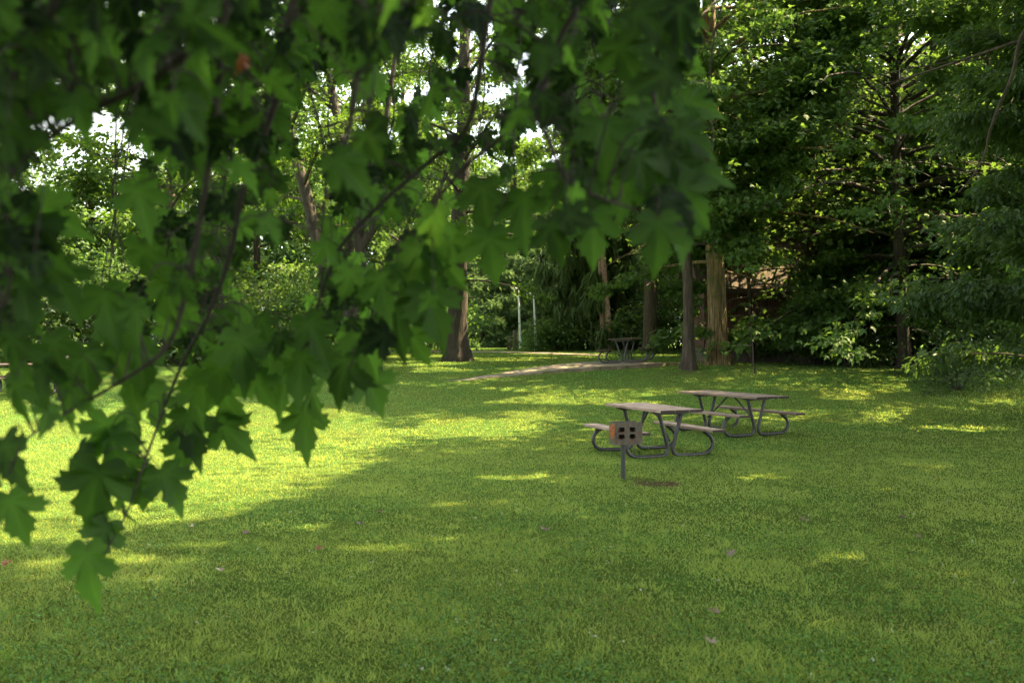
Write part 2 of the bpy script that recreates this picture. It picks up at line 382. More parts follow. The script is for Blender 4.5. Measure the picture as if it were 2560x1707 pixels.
# ------------------------------------------------------------------ leaf templates  (x side, y towards the tip, z up), unit length
def maple_outline():
    half = [(0.00, 0.00), (0.05, -0.06), (0.16, -0.12), (0.25, -0.10), (0.31, -0.02), (0.40, 0.00), (0.36, 0.08), (0.27, 0.11),
            (0.36, 0.17), (0.50, 0.19), (0.46, 0.27), (0.58, 0.33), (0.44, 0.38), (0.43, 0.46), (0.31, 0.43), (0.19, 0.37),
            (0.21, 0.47), (0.28, 0.56), (0.20, 0.61), (0.20, 0.72), (0.11, 0.72), (0.07, 0.84), (0.00, 1.00)]
    return half
def maple_hi():
    h = maple_outline()
    R = [(x, y) for x, y in h]; L = [(-x, y) for x, y in h[1:-1]][::-1]
    pts = R + L
    C = (0.0, 0.12)
    v = [(C[0], C[1], 0.0)]
    mid = []
    for x, y in pts:
        mid.append((C[0] + 0.5 * (x - C[0]), C[1] + 0.5 * (y - C[1])))
    n = len(pts)
    def z(x, y):
        r = math.hypot(x, y - 0.12)
        return -0.30 * r * r + 0.05 * abs(math.sin(2.5 * math.atan2(x, y - 0.12))) * r * 2
    v += [(x, y, z(x, y)) for x, y in mid] + [(x, y, z(x, y)) for x, y in pts]
    tris = [[0, 1 + i, 1 + (i + 1) % n] for i in range(n)]
    quads = [[1 + i, 1 + n + i, 1 + n + (i + 1) % n, 1 + (i + 1) % n] for i in range(n)]
    return np.array(v), [np.array(tris), np.array(quads)]
MAPLE_HI = maple_hi()
# paler along the five main veins, deeper between them
_p = MAPLE_HI[0]; _a = np.arctan2(_p[:, 0], _p[:, 1] - 0.12); _r = np.hypot(_p[:, 0], _p[:, 1] - 0.12)
VEIN = 0.16 * np.exp(-(np.min(np.abs(_a[:, None] - np.array([0, 0.95, -0.95, 1.9, -1.9])), axis=1) / 0.10) ** 2) - 0.06
VEIN[0] = 0.14
def maple_lo():
    pts = [(0, -0.02), (0.22, -0.1), (0.36, 0.02), (0.24, 0.12), (0.55, 0.33), (0.28, 0.40), (0.16, 0.42), (0.2, 0.66), (0, 1.0)]
    pts = pts + [(-x, y) for x, y in pts[1:-1]][::-1]
    v = [(0, 0.12, 0)] + [(x, y, -0.25 * (x * x + (y - .12) ** 2)) for x, y in pts]
    n = len(pts)
    return np.array(v), [np.array([[0, 1 + i, 1 + (i + 1) % n] for i in range(n)])]
MAPLE_LO = maple_lo()
OVAL = (np.array([[0, 0, 0], [0.26, 0.35, 0.06], [0.20, 0.7, 0.03], [0, 1, -0.1], [-0.20, 0.7, 0.03], [-0.26, 0.35, 0.06], [0, 0.5, -0.02]]),
        [np.array([[0, 1, 6], [1, 2, 6], [2, 3, 6], [3, 4, 6], [4, 5, 6], [5, 0, 6]])])
LONG = (np.array([[0, 0, 0], [0.15, 0.4, 0.04], [0, 1, -0.15], [-0.15, 0.4, 0.04]]), [np.array([[0, 1, 2], [0, 2, 3]])])
DIAM = (np.array([[0, 0, 0], [0.34, 0.45, 0.07], [0, 1, -0.08], [-0.34, 0.45, 0.07]]), [np.array([[0, 1, 2], [0, 2, 3]])])
TRI = (np.array([[-0.5, 0, 0], [0.5, 0, 0], [0, 1, 0]]), [np.array([[0, 1, 2]])])

def nrm(a):
    return a / (np.linalg.norm(a, axis=-1, keepdims=True) + 1e-12)

def put_leaves(g, tmpl, pos, tip, up, size, tint, width=1.0):
    T, F = tmpl
    tip = nrm(tip); side = nrm(np.cross(tip, up)); nor = np.cross(side, tip)
    size = np.broadcast_to(size, (len(pos),))
    V = pos[:, None, :] + size[:, None, None] * (T[None, :, 0:1] * width * side[:, None] + T[None, :, 1:2] * tip[:, None] + T[None, :, 2:3] * nor[:, None])
    k = len(T); n = len(pos)
    V = V.reshape(-1, 3); off = (np.arange(n) * k)[:, None, None]
    n0 = g.n
    g.v.append(V); g.n += len(V); g.a.append(np.asarray(tint).ravel() if np.ndim(tint) == 2 else np.repeat(np.broadcast_to(tint, (n,)), k))
    for f in F:
        g.f.append((f[None] + off).reshape(-1, f.shape[1]) + n0)

def rand_dirs(n):
    v = rng.normal(size=(n, 3)); return nrm(v)

# ------------------------------------------------------------------ trees
def trunk_path(base, top, wob, n=10, lean_curve=None):
    t = np.linspace(0, 1, n)[:, None]
    P = base + (top - base) * t
    ph = rng.random(4) * 6
    P[:, 0] += wob * np.sin(t[:, 0] * 5 + ph[0]) * t[:, 0] ** 0.7; P[:, 1] += wob * np.sin(t[:, 0] * 4 + ph[1]) * t[:, 0] ** 0.7
    return P

def add_trunk(g, P, r0, r1, flare=0.35, n=14, rough=0.06, roots=5):
    """tapered trunk with root flare and buttress lobes"""
    Q = spline(P, 4); k = len(Q)
    d = np.concatenate([[0], np.cumsum(np.linalg.norm(np.diff(Q, axis=0), axis=1))])
    R = r0 + (r1 - r0) * (d / d[-1])
    T = nrm(np.gradient(Q, axis=0))
    ang = np.arange(n) * 2 * PI / n; ph = rng.random() * 6
    hs = np.concatenate([[0, 0.12, 0.3, 0.55, 0.9], d[d > 1.2]])
    vs = []
    for h in hs:
        c = np.array([np.interp(h, d, Q[:, a]) for a in range(3)]); t = np.array([np.interp(h, d, T[:, a]) for a in range(3)]); t /= np.linalg.norm(t)
        r = np.interp(h, d, R)
        fl = flare * math.exp(-h / 0.38)
        u = np.cross(t, [0, 1, 0]); u /= np.linalg.norm(u); w = np.cross(t, u)
        rr = r * (1 + fl * (1.0 + 0.9 * np.cos(roots * ang + ph) + 0.4 * np.cos((roots - 2) * ang + ph * 2)) + rough * np.sin(3 * ang + h * 0.9 + ph) + rough * rng.normal(0, 0.5, n))
        vs.append(c + rr[:, None] * (np.cos(ang)[:, None] * u + np.sin(ang)[:, None] * w))
    vs[0][:, 2] -= 0.25
    V = np.array(vs); k = len(V)
    i, j = np.meshgrid(np.arange(k - 1), np.arange(n), indexing='ij'); a = i * n + j; b = i * n + (j + 1) % n
    g.add(V.reshape(-1, 3), np.stack([a, a + n, b + n, b], -1).reshape(-1, 4))
    g.add(V[-1], np.array([list(range(n))[::-1]]))
    return Q, d

def crown(g_wood, g_leaf, Q, d, z0, limbs, length, leaf_n, leaf_size, tmpl, elev=(15, 60), droop=0.25, twigs=9, spread=0.16,
          flat=0.45, tilt=0.5, az_range=None, r_limb=0.07, prof=None, clear=1.0, tintbase=0.5, leafdroop=0.35, width=1.0, low=0.0, thin=False):
    """limbs off the trunk path, twigs off the limbs, leaves in sprays along the twigs"""
    H = d[-1]
    tw_a, tw_b, tw_w, TW = [], [], [], []
    for i in range(limbs):
        f = (i + rng.random() * 0.8) / limbs
        h = z0 + (H - z0) * (f ** 0.9) * 0.98
        c = np.array([np.interp(h, d, Q[:, a]) for a in range(3)])
        if az_range is None: az = i * 2.39996 + rng.normal(0, 0.3)
        else: az = rng.uniform(*az_range)
        el = math.radians(elev[0] + (elev[1] - elev[0]) * f + rng.normal(0, 7))
        pf = prof(f) if prof else (0.55 + 0.9 * math.sin(PI * min(1, 0.12 + f * 0.88)) ** 0.8) * 0.75
        L = length * pf * rng.uniform(0.75, 1.12)
        t = np.linspace(0, 1, 8)[:, None]
        dirv = np.array([math.cos(az) * math.cos(el), math.sin(az) * math.cos(el), math.sin(el)])
        side = np.array([-math.sin(az), math.cos(az), 0])
        P = c + dirv * L * t + np.array([0, 0, -1]) * (droop * L * t ** 2.2) + side * (0.10 * L * rng.normal() * t ** 2)
        P[:, :2] += rng.normal(0, 0.02 * L, (8, 2)) * t
        if thin and open_to_sun(P[2:], 0.0).mean() > 0.4 and P[-1, 2] - zt(P[-1, 0], P[-1, 1]) > low: continue
        rl = r_limb * (0.5 + 0.5 * L / length)
        g_wood.tube(P, np.linspace(rl, rl * 0.15, 8), 6, cap=False)
        nt = max(3, int(twigs * L / length + 0.5))
        for q in range(nt):
            tt = 0.22 + 0.78 * (q + rng.random()) / nt
            p = np.array([np.interp(tt, t[:, 0], P[:, a]) for a in range(3)])
            sgn = 1 if (q % 2) else -1
            ta = az + sgn * math.radians(rng.uniform(25, 75)) * (1 - 0.5 * tt)
            l2 = L * rng.uniform(0.22, 0.42) * (1.1 - 0.5 * tt)
            dv = np.array([math.cos(ta), math.sin(ta), math.sin(el) * 0.4 + rng.normal(0.0, 0.18) - droop * 0.6 * tt])
            e = p + dv * l2
            tw_a.append(p); tw_b.append(e); tw_w.append(l2)
            TW.append((p, e, l2, rl))
    A = np.array(tw_a); B = np.array(tw_b); W = np.array(tw_w) ** 1.3
    ob = open_to_sun((A + B) / 2, 0.0)
    for (p, e, l2, rl), o in zip(TW, ob):
        if not o: g_wood.tube(np.array([p, (p + e) / 2 + [0, 0, 0.04 * l2], e]), [rl * 0.17, rl * 0.12, rl * 0.05], 4, cap=False)
    idx = rng.choice(len(A), leaf_n, p=W / W.sum())
    t = rng.beta(1.6, 1.1, leaf_n)[:, None] * 1.08
    dv = B[idx] - A[idx]; L = np.linalg.norm(dv, axis=1)[:, None]
    off = rng.normal(0, 1, (leaf_n, 3)) * spread * (0.55 + 0.6 * L); off[:, 2] *= flat
    pos = A[idx] + dv * t + off
    if clear > 0:
        hh = pos[:, 2] - zt(pos[:, 0], pos[:, 1])
        m = ~(open_to_sun(pos, 0.16 if leaf_size < 0.22 else 0.38) & (rng.random(len(pos)) < np.where(hh < low, 0.35, clear)))
        pos, idx, off, dv, L = pos[m], idx[m], off[m], dv[m], L[m]
    pos_z = zt(pos[:, 0], pos[:, 1]); m = pos[:, 2] > pos_z + 0.08
    pos, idx, off, dv, L = pos[m], idx[m], off[m], dv[m], L[m]
    n = len(pos)
    tip = nrm(dv) * 0.7 + nrm(off) * 0.5 + rng.normal(0, 0.45, (n, 3)); tip[:, 2] -= leafdroop
    up = np.array([0, 0, 1.0]) + rng.normal(0, tilt, (n, 3))
    clump = rng.random(len(A))[idx]
    tint = np.clip(tintbase + 0.5 * (clump - 0.5) + rng.normal(0, 0.22, n), 0, 1)
    put_leaves(g_leaf, tmpl, pos, tip, up, leaf_size * rng.uniform(0.65, 1.25, n), tint, width)

def make_tree(name, label, base, H, r0, r1=None, lean=(0, 0), bark='bark', leaf='canopy', group=None, wob=0.12, flare=0.35, cat='tree', z0=2.0, extra=None, **kw):
    base = np.array(base, float)
    top = base + np.array([lean[0], lean[1], H])
    gw, gl = Geo(), Geo()
    P = trunk_path(base, top, wob)
    Q, d = add_trunk(gw, P, r0, r1 if r1 else r0 * 0.25, flare)
    crown(gw, gl, Q, d, z0, **kw)
    if extra:
        k2 = int(np.searchsorted(d, extra['top'])); crown(gw, gl, Q[:k2], d[:k2], extra['z0'], **{**kw, **extra['kw']})
    gw.v = [v - base for v in gw.v]; gl.v = [v - base for v in gl.v]
    root = empty(name, base, label, cat, group)
    link('trunk', gw.mesh('trunk', M[bark]), root)
    link('crown', gl.mesh('crown', M[leaf], False), root)
    return root

def make_shrub(name, label, base, h, rad, n, size, tmpl, leaf, group=None, stems=7, cat='shrub', width=1.0, clear=0.97):
    base = np.array(base, float)
    gw, gl = Geo(), Geo()
    tips = []
    for i in range(stems):
        az = i * 2.4 + rng.random(); l = rad * rng.uniform(0.3, 1.0)
        e = base + np.array([math.cos(az) * l, math.sin(az) * l, h * rng.uniform(0.55, 1.0)])
        m = base + (e - base) * 0.5 + np.array([0, 0, 0.15 * h])
        gw.tube(spline([base - [0, 0, .1], m, e], 4), np.linspace(0.02 + 0.008 * h, 0.006, 9), 5, cap=False)
        tips.append(e)
    k = stems * 5
    cen = base + np.stack([rng.normal(0, 0.55 * rad, k), rng.normal(0, 0.55 * rad, k), h * rng.beta(1.6, 1.4, k)], -1)
    cen[:, 2] = np.minimum(cen[:, 2], base[2] + h * np.sqrt(np.clip(1.05 - ((cen[:, 0] - base[0]) ** 2 + (cen[:, 1] - base[1]) ** 2) / (rad * rad * 1.6), 0.05, 1)))
    cen = np.vstack([cen, np.array(tips)])
    idx = rng.integers(0, len(cen), n)
    off = rng.normal(0, 1, (n, 3)) * 0.23 * rad * np.array([1, 1, 0.6])
    pos = cen[idx] + off
    pos[:, 2] = np.maximum(pos[:, 2], zt(pos[:, 0], pos[:, 1]) + 0.05)
    if clear > 0:
        m = ~(open_to_sun(pos) & (rng.random(n) < clear)); pos, off, idx = pos[m], off[m], idx[m]; n = len(pos)
    tip = nrm(off) + rng.normal(0, 0.5, (n, 3)); tip[:, 2] -= 0.25
    up = np.array([0, 0, 1.0]) + rng.normal(0, 0.55, (n, 3))
    tint = np.clip(0.5 + 0.5 * (rng.random(len(cen))[idx] - 0.5) + rng.normal(0, 0.2, n), 0, 1)
    put_leaves(gl, tmpl, pos, tip, up, size * rng.uniform(0.6, 1.25, n), tint, width)
    gw.v = [v - base for v in gw.v]; gl.v = [v - base for v in gl.v]
    root = empty(name, base, label, cat, group)
    link('stem', gw.mesh('stem', M['twig']), root)
    link('foliage', gl.mesh('foliage', M[leaf], False), root)
    return root

def make_conifer(name, label, base, H, r0, z0, reach, n_limb, leaf='spruce', bark='bark', hang=0.55, needles=9000, group=None, lean=(0, 0), strip=(0.35, 0.05), feather=False, trunks=None):
    base = np.array(base, float)
    gw, gl = Geo(), Geo()
    top = base + np.array([lean[0], lean[1], H])
    P = trunk_path(base, top, 0.05); Q, d = add_trunk(gw, P, r0, r0 * 0.15, 0.18, 12)
    A, B = [], []
    for i in range(n_limb):
        f = (i + rng.random() * 0.7) / n_limb
        h = z0 + (H - z0) * f
        c = np.array([np.interp(h, d, Q[:, a]) for a in range(3)])
        az = i * 2.39996 + rng.normal(0, 0.25)
        L = reach * (1 - f) ** 0.8 * rng.uniform(0.75, 1.1) + 0.25
        t = np.linspace(0, 1, 7)[:, None]
        dv = np.array([math.cos(az), math.sin(az), 0.12])
        Pl = c + dv * L * t + np.array([0, 0, 1]) * L * (-0.55 * t + 0.35 * t ** 2.5)
        gw.tube(Pl, np.linspace(0.02 + r0 * 0.14, 0.006, 7), 5, cap=False)
        for q in range(max(4, int(14 * L / reach))):
            tt = 0.12 + 0.88 * rng.random()
            p = np.array([np.interp(tt, t[:, 0], Pl[:, a]) for a in range(3)])
            ta = az + rng.choice([-1, 1]) * rng.uniform(0.5, 1.2)
            l2 = L * 0.30 * (1.15 - tt) + 0.15
            A.append(p); B.append(p + np.array([math.cos(ta) * l2, math.sin(ta) * l2, -0.12 * l2]))
    A = np.array(A); B = np.array(B)
    idx = rng.integers(0, len(A), needles); t = rng.random(needles)[:, None]
    pos = A[idx] + (B[idx] - A[idx]) * t + rng.normal(0, 0.04, (needles, 3))
    if not feather: pos[:, 2] -= rng.random(needles) ** 2 * 0.6
    m = ~(open_to_sun(pos) & (pos[:, 2] > base[2] + 5.0)); pos, idx = pos[m], idx[m]; needles = len(pos)
    if feather:
        tip = nrm(B[idx] - A[idx]) + rng.normal(0, 0.55, (needles, 3)); tip[:, 2] += 0.1
    else:
        tip = np.stack([rng.normal(0, 0.22, needles), rng.normal(0, 0.22, needles), -np.ones(needles) * hang], -1) + 0.45 * nrm(B[idx] - A[idx]) * rng.random((needles, 1))
    up = rand_dirs(needles) + np.array([0, 0, 0.5])
    tint = np.clip(0.5 + 0.4 * (rng.random(len(A))[idx] - 0.5) + rng.normal(0, 0.22, needles), 0, 1)
    put_leaves(gl, LONG, pos, tip, up, strip[0] * rng.uniform(0.4, 1.3, needles), tint, strip[1] / strip[0] / 0.3)
    gw.v = [v - base for v in gw.v]; gl.v = [v - base for v in gl.v]
    root = empty(name, base, label, 'tree', group)
    link('trunk', gw.mesh('trunk', M[bark]), root)
    link('crown', gl.mesh('crown', M[leaf], False), root)
    return root

# ------------------------------------------------------------------ picnic tables
def picnic_table(L, inset, W=0.75, wood='wood'):
    """parts of one bent-pipe picnic table in local coordinates, x along its length"""
    root = empty('picnic_table', (0, 0, 0), 'picnic table', 'picnic table')
    pw, gap, th, H = 0.238, 0.019, 0.040, 0.76
    def planks(name, vs, z, slack=0.0):
        g = Geo()
        for v in vs:
            g.box((rng.uniform(-slack, slack), v, z - th / 2), (L, pw, th), ch=0.004)
        o = link(name, g.mesh(name, M[wood], False), root)
        o.data.materials.append(M['ends_and_trim'])
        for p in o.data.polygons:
            if len(p.vertices) == 8: p.material_index = 1  # plank ends darkened: their shade sits in the end colour
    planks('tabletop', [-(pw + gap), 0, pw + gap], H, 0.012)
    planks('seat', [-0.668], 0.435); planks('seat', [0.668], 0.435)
    fr = L / 2 - inset
    for sx in (-1, 1):
        g = Geo()
        prof = [(-0.34, 0.005), (0.34, 0.005), (0.34, -0.012), (0.25, -0.045), (-0.25, -0.045), (-0.34, -0.012)]
        v = [[sx * fr + s * 0.03, a, H - th + b - 0.006] for s in (-1, 1) for a, b in prof]
        n = 6
        g.add(v, np.array([[i, (i + 1) % n, n + (i + 1) % n, n + i] for i in range(n)])); g.add(v, np.array([list(range(n))[::-1], list(range(n, 2 * n))]))
        link('crossbar', g.mesh('crossbar', M['pipe'], False), root)
        for sy in (-1, 1):
            pth = [(.205, .705), (.135, .47), (.07, .25), (.046, .16), (.056, .085), (.11, .04), (.20, .030), (.40, .028), (.58, .034), (.68, .058), (.745, .115), (.772, .185), (.758, .255), (.705, .325), (.60, .390)]
            g = Geo(); g.tube(spline([(sx * fr + sy * 0.004, sy * a, b) for a, b in pth], 5), 0.030, 12)
            lg = link('leg', g.mesh('leg', M['pipe']), root)
            g = Geo()
            tri = [(.555, .394), (.735, .394), (.735, .31), (.70, .315), (.60, .375)]
            k = len(tri); v = [[sx * fr + s * 0.012, sy * a, b] for s in (-1, 1) for a, b in tri]
            g.add(v, np.array([[i, (i + 1) % k, k + (i + 1) % k, k + i] for i in range(k)])); g.add(v, np.array([list(range(k))[::-1], list(range(k, 2 * k))]))
            link('bracket', g.mesh('bracket', M['pipe'], False), lg)
        g = Geo(); g.tube(np.array([[sx * (fr - 0.02), 0, 0.25], [sx * 0.09, 0, 0.705]]), 0.017, 8)
        link('brace', g.mesh('brace', M['pipe']), root)
    return root

def place_table(t, loc, rz, tilt=(0, 0), label=''):
    t.location = tuple(float(q) for q in loc); t.rotation_euler = (tilt[0], tilt[1], rz); t['label'] = label; t['group'] = 'picnic tables on the lawn'

def build_tables():
    t1 = picnic_table(1.785, 0.34, wood='wood')
    place_table(t1, (2.247, 15.377, zt(2.247, 15.377) - 0.005), -1.183, label='short weathered wood picnic table standing right behind the grill')
    t2 = picnic_table(2.34, 0.45, wood='wooddark')
    place_table(t2, (4.236, 18.534, zt(4.236, 18.534) - 0.005), -1.101, label='long dark brown picnic table, its near bench beside the shorter table')
    t3 = picnic_table(1.80, 0.36, wood='woodmoss')
    Z3 = pad_z(3.66, 30.6)
    place_table(t3, (3.66, 30.6, Z3 + 0.0), math.radians(72), (math.radians(-3.4), 0), label='small far picnic table with mossy top, seen end on, standing on the concrete pad')
    t4 = copy_tree(t2)
    p = ground_px(60, 985)
    place_table(t4, p, math.radians(14), label='picnic table mostly hidden behind hanging maple leaves beside the short post')

# ------------------------------------------------------------------ grill
def build_grill():
    root = empty('barbecue_grill', GRILL, 'rusty steel pedestal barbecue grill on a single post in front of the short picnic table', 'grill', rz=math.radians(20))
    g = Geo(); g.tube(np.array([[0, 0, -0.2], [0, 0, 0.2], [0, 0, 0.46]]), 0.031, 14)
    link('post', g.mesh('post', M['pipe']), root)
    a, b, z0, z1, t = 0.150, 0.100, 0.455, 0.742, 0.006     # half length, half depth, bottom, top
    g = Geo()
    g.box((0, 0, z0), (2 * a, 2 * b, t))
    def panel(yc):
        """long side with two columns of adjustment slots cut through"""
        xs = [-a, -0.110, -0.035, 0.045, 0.115, a + 0.075]
        zs = [z0 - 0.003, z0 + 0.075, z0 + 0.135, z0 + 0.165, z0 + 0.225, z1]
        for i in range(5):
            for j in range(5):
                if i in (1, 3) and j in (1, 3): continue
                g.box(((xs[i] + xs[i + 1]) / 2, yc, (zs[j] + zs[j + 1]) / 2), (xs[i + 1] - xs[i], t, zs[j + 1] - zs[j]))
    panel(-b); panel(b)
    g.box((-a, 0, (z0 + z1) / 2), (t, 2 * b, z1 - z0))
    fb = link('firebox', g.mesh('firebox', M['steel'], False), root)
    # burnt, rusted patch on the back plate
    g = Geo(); n = 26; pts = []
    for i in range(n):
        q = 2 * PI * i / n; r = 1 + 0.06 * math.sin(3 * q + 1)
        pts.append((-a - 0.0045, 0.080 * r * math.cos(q), 0.628 + 0.098 * r * math.sin(q)))
    pts2 = [(x - 0.0025, y, z) for x, y, z in pts]
    g.add(pts + pts2, np.array([[i, n + i, n + (i + 1) % n, (i + 1) % n] for i in range(n)])); g.add(pts2, np.array([list(range(n))]))
    link('rust_patch', g.mesh('rust_patch', M['rust'], False), fb, label='round orange rust burn on the end plate')
    for x in (-0.075, 0.085):
        for z in (z0 + 0.105, z0 + 0.195):
            g = Geo()
            g.tube(spline([(x - 0.042, -b - 0.003, z + 0.012), (x - 0.036, -b - 0.005, z - 0.024), (x + 0.004, -b - 0.007, z - 0.033), (x + 0.038, -b - 0.005, z - 0.02), (x + 0.042, -b - 0.003, z + 0.018)], 5), 0.0055, 6)
            link('slot_rim', g.mesh('slot_rim', M['rustdark']), fb)
    g = Geo()
    for i in range(15):
        y = -b + 0.02 + i * (2 * b - 0.04) / 14
        g.tube(np.array([[-a + 0.012, y, z1 - 0.012], [a - 0.005, y, z1 - 0.012]]), 0.005, 6)
    for x in (-a + 0.02, 0.0, a - 0.03): g.tube(np.array([[x, -b + 0.012, z1 - 0.02], [x, b - 0.012, z1 - 0.02]]), 0.005, 6)
    link('grate', g.mesh('grate', M['soot']), root)
    g = Geo(); g.box((0.0, 0.0, z0 + 0.016), (2 * a - 0.02, 2 * b - 0.02, 0.02)); g.box((-a + 0.009, 0, (z0 + z1) / 2), (0.006, 2 * b - 0.03, 0.24))
    g.box((0.0, b - 0.011, (z0 + z1) / 2 - 0.01), (2 * a - 0.03, 0.006, 0.24))
    g.box((a - 0.012, 0, (z0 + z1) / 2 - 0.03), (0.006, 2 * b - 0.03, 0.20))  # dark sheet added across the open end so the slots look black
    link('dark_lining', g.mesh('dark_lining', M['soot'], False), root)
    g = Geo(); g.tube(np.array([[0, 0, 0.425], [0, 0, 0.452]]), 0.046, 14)
    link('collar', g.mesh('collar', M['pipe']), root)
    g = Geo()
    for i in range(7):
        c = np.array([0.13 + 0.012 * math.sin(i * 1.2), -0.06, z0 - 0.012 - 0.019 * i]); q = np.linspace(0, 2 * PI, 11)
        e1 = np.array([1, 0, 0]) if i % 2 else np.array([0.3, 0.95, 0]); e1 = e1 / np.linalg.norm(e1)
        g.tube(c + 0.007 * np.cos(q)[:, None] * e1 + 0.014 * np.sin(q)[:, None] * np.array([0, 0, 1]), 0.0025, 5, cap=False)
    link('chain', g.mesh('chain', M['steel']), root)

# ------------------------------------------------------------------ concrete pad and far path
PAD_A = np.array([-1.75, 26.35]); PAD_B = np.array([4.25, 29.45])
def pad_z(x, y):
    # a slab that follows the rising lawn and stands proud of it towards its right corner
    u = PAD_B - PAD_A; s = ((x - PAD_A[0]) * u[0] + (y - PAD_A[1]) * u[1]) / (u @ u)
    return float(zt(x, y)) + 0.012 + 0.10 * float(smooth(s * 1.1)) - 0.10 * float(smooth((s - 1.02) * 3.0))

def build_pad():
    u = PAD_B - PAD_A; L = np.linalg.norm(u); u = u / L; w = np.array([-u[1], u[0]])
    n = 30; g = Geo()
    V = []
    for i in range(n + 1):
        s = i / n * 1.42
        width = 0.10 + 2.5 * min(1, s * 1.1) ** 1.3
        if s > 1.0: front = 0.0 + (s - 1.0) * 2.5
        else: front = 0.0
        for q, (vv, top) in enumerate([(front, 0), (front, 1), (width, 1), (width, 0)]):
            wig = 0.05 * math.sin(i * 1.7 + q) if s < 0.99 else 0.02 * math.sin(i)
            p = PAD_A + u * (s * L) + w * (vv + wig)
            z = pad_z(*p) if top else pad_z(*p) - 0.5
            V.append([p[0], p[1], z])
    F = []
    for i in range(n):
        a = i * 4
        for q in range(3): F.append([a + q, a + q + 1, a + 4 + q + 1, a + 4 + q][::-1])
    g.add(V, np.array(F)); e = n * 4
    g.add(np.array(V)[[0, 1, 2, 3]], np.array([[0, 1, 2, 3]])); g.add(np.array(V)[[e, e + 1, e + 2, e + 3]], np.array([[3, 2, 1, 0]]))
    me = g.mesh('concrete_pad', M['concrete'], False)
    link('path', me, kind='structure', label='worn concrete slab rising to the right')
    # far gravel path
    pts = [ground_px(*p) for p in ((1060, 880), (1180, 880.5), (1300, 882), (1400, 885.5), (1500, 889))]
    ctr = spline([(p[0], p[1], 0) for p in pts], 8)
    g = Geo(); V = []
    for i, c in enumerate(ctr):
        t = nrm(ctr[min(i + 1, len(ctr) - 1)] - ctr[max(i - 1, 0)]); sd = np.array([-t[1], t[0], 0]); wd = 0.55 + 0.1 * math.sin(i)
        for q in np.linspace(-1, 1, 5):
            p = c + sd * wd * q; V.append([p[0], p[1], float(zt(p[0], p[1])) + 0.03])
    k = len(ctr); F = [[i * 5 + j, (i + 1) * 5 + j, (i + 1) * 5 + j + 1, i * 5 + j + 1] for i in range(k - 1) for j in range(4)]
    g.add(V, np.array(F)[:, ::-1])
    link('path', g.mesh('gravel_path', M['gravel']), kind='structure')

def on_pad(x, y, m=0.05):
    u = PAD_B - PAD_A; L = np.linalg.norm(u); u = u / L; w = np.array([-u[1], u[0]])
    s = ((x - PAD_A[0]) * u[0] + (y - PAD_A[1]) * u[1]) / L; v = (x - PAD_A[0]) * w[0] + (y - PAD_A[1]) * w[1]
    wd = 0.10 + 2.5 * np.clip(s * 1.1, 0, 1) ** 1.3; fr = np.where(s > 1, (s - 1) * 2.5, 0)
    return (s > 0) & (s < 1.42) & (v > fr - m) & (v < wd + m)

# ------------------------------------------------------------------ shed
def build_shed():
    x0, x1, y0, y1 = 7.05, 11.35, 35.2, 39.2
    zb = 0.95; zw = 4.0; zr = 5.75
    root = empty('park_shed', ((x0 + x1) / 2, y0, zb), 'dark red brown board shed with a brown shingle roof behind the two lawn trees', 'shed')
    cx = (x0 + x1) / 2
    g = Geo(); f = 0.55
    V = [[x0 - cx, 0, f], [x1 - cx, 0, f], [x1 - cx, y1 - y0, f], [x0 - cx, y1 - y0, f], [x0 - cx, 0, zw - zb], [x1 - cx, 0, zw - zb], [x1 - cx, y1 - y0, zw - zb], [x0 - cx, y1 - y0, zw - zb],
         [x0 - cx, (y1 - y0) / 2, zr - zb - 0.08], [x1 - cx, (y1 - y0) / 2, zr - zb - 0.08]]
    g.add(V, np.array([[0, 1, 5, 4], [2, 3, 7, 6]])); g.add(V, np.array([[1, 2, 6, 9, 5], [3, 0, 4, 8, 7]]))
    link('wall', g.mesh('wall', M['wall'], False), root)
    g = Geo(); g.box((0, (y1 - y0) / 2, f / 2 - 0.2), (x1 - x0 + 0.06, y1 - y0 + 0.06, f + 0.4))
    link('foundation', g.mesh('foundation', M['foundation'], False), root)
    rise = zr - zw; run = (y1 - y0) / 2; ov = 0.45
    for s in (-1, 1):
        g = Geo(); sl = math.hypot(run + ov, rise * (run + ov) / run); an = math.atan2(rise, run)
        g.box((0, 0, 0), (x1 - x0 + 0.6, sl, 0.07))
        o = link('roof', g.mesh('roof', M['roof'], False), root)
        mid = run + s * (run + ov) / 2
        o.location = (0, mid, zr - zb - (rise / run) * (run + ov) / 2 + 0.04); o.rotation_euler = (an * (1 if s < 0 else -1), 0, 0)
    g = Geo(); g.box((0, -ov - 0.02, zw - zb - rise / run * ov - 0.02), (x1 - x0 + 0.6, 0.035, 0.17))
    link('fascia', g.mesh('fascia', M['ends_and_trim'], False), root)
    g = Geo()
    dx0 = 0.55
    for x, w, z, h in ((dx0 - 0.5, 0.09, 1.55, 2.0), (dx0 + 0.5, 0.09, 1.55, 2.0), (dx0, 1.09, 2.6, 0.1)): g.box((x, -0.03, z), (w, 0.05, h))
    link('door_frame', g.mesh('door_frame', M['ends_and_trim'], False), root)

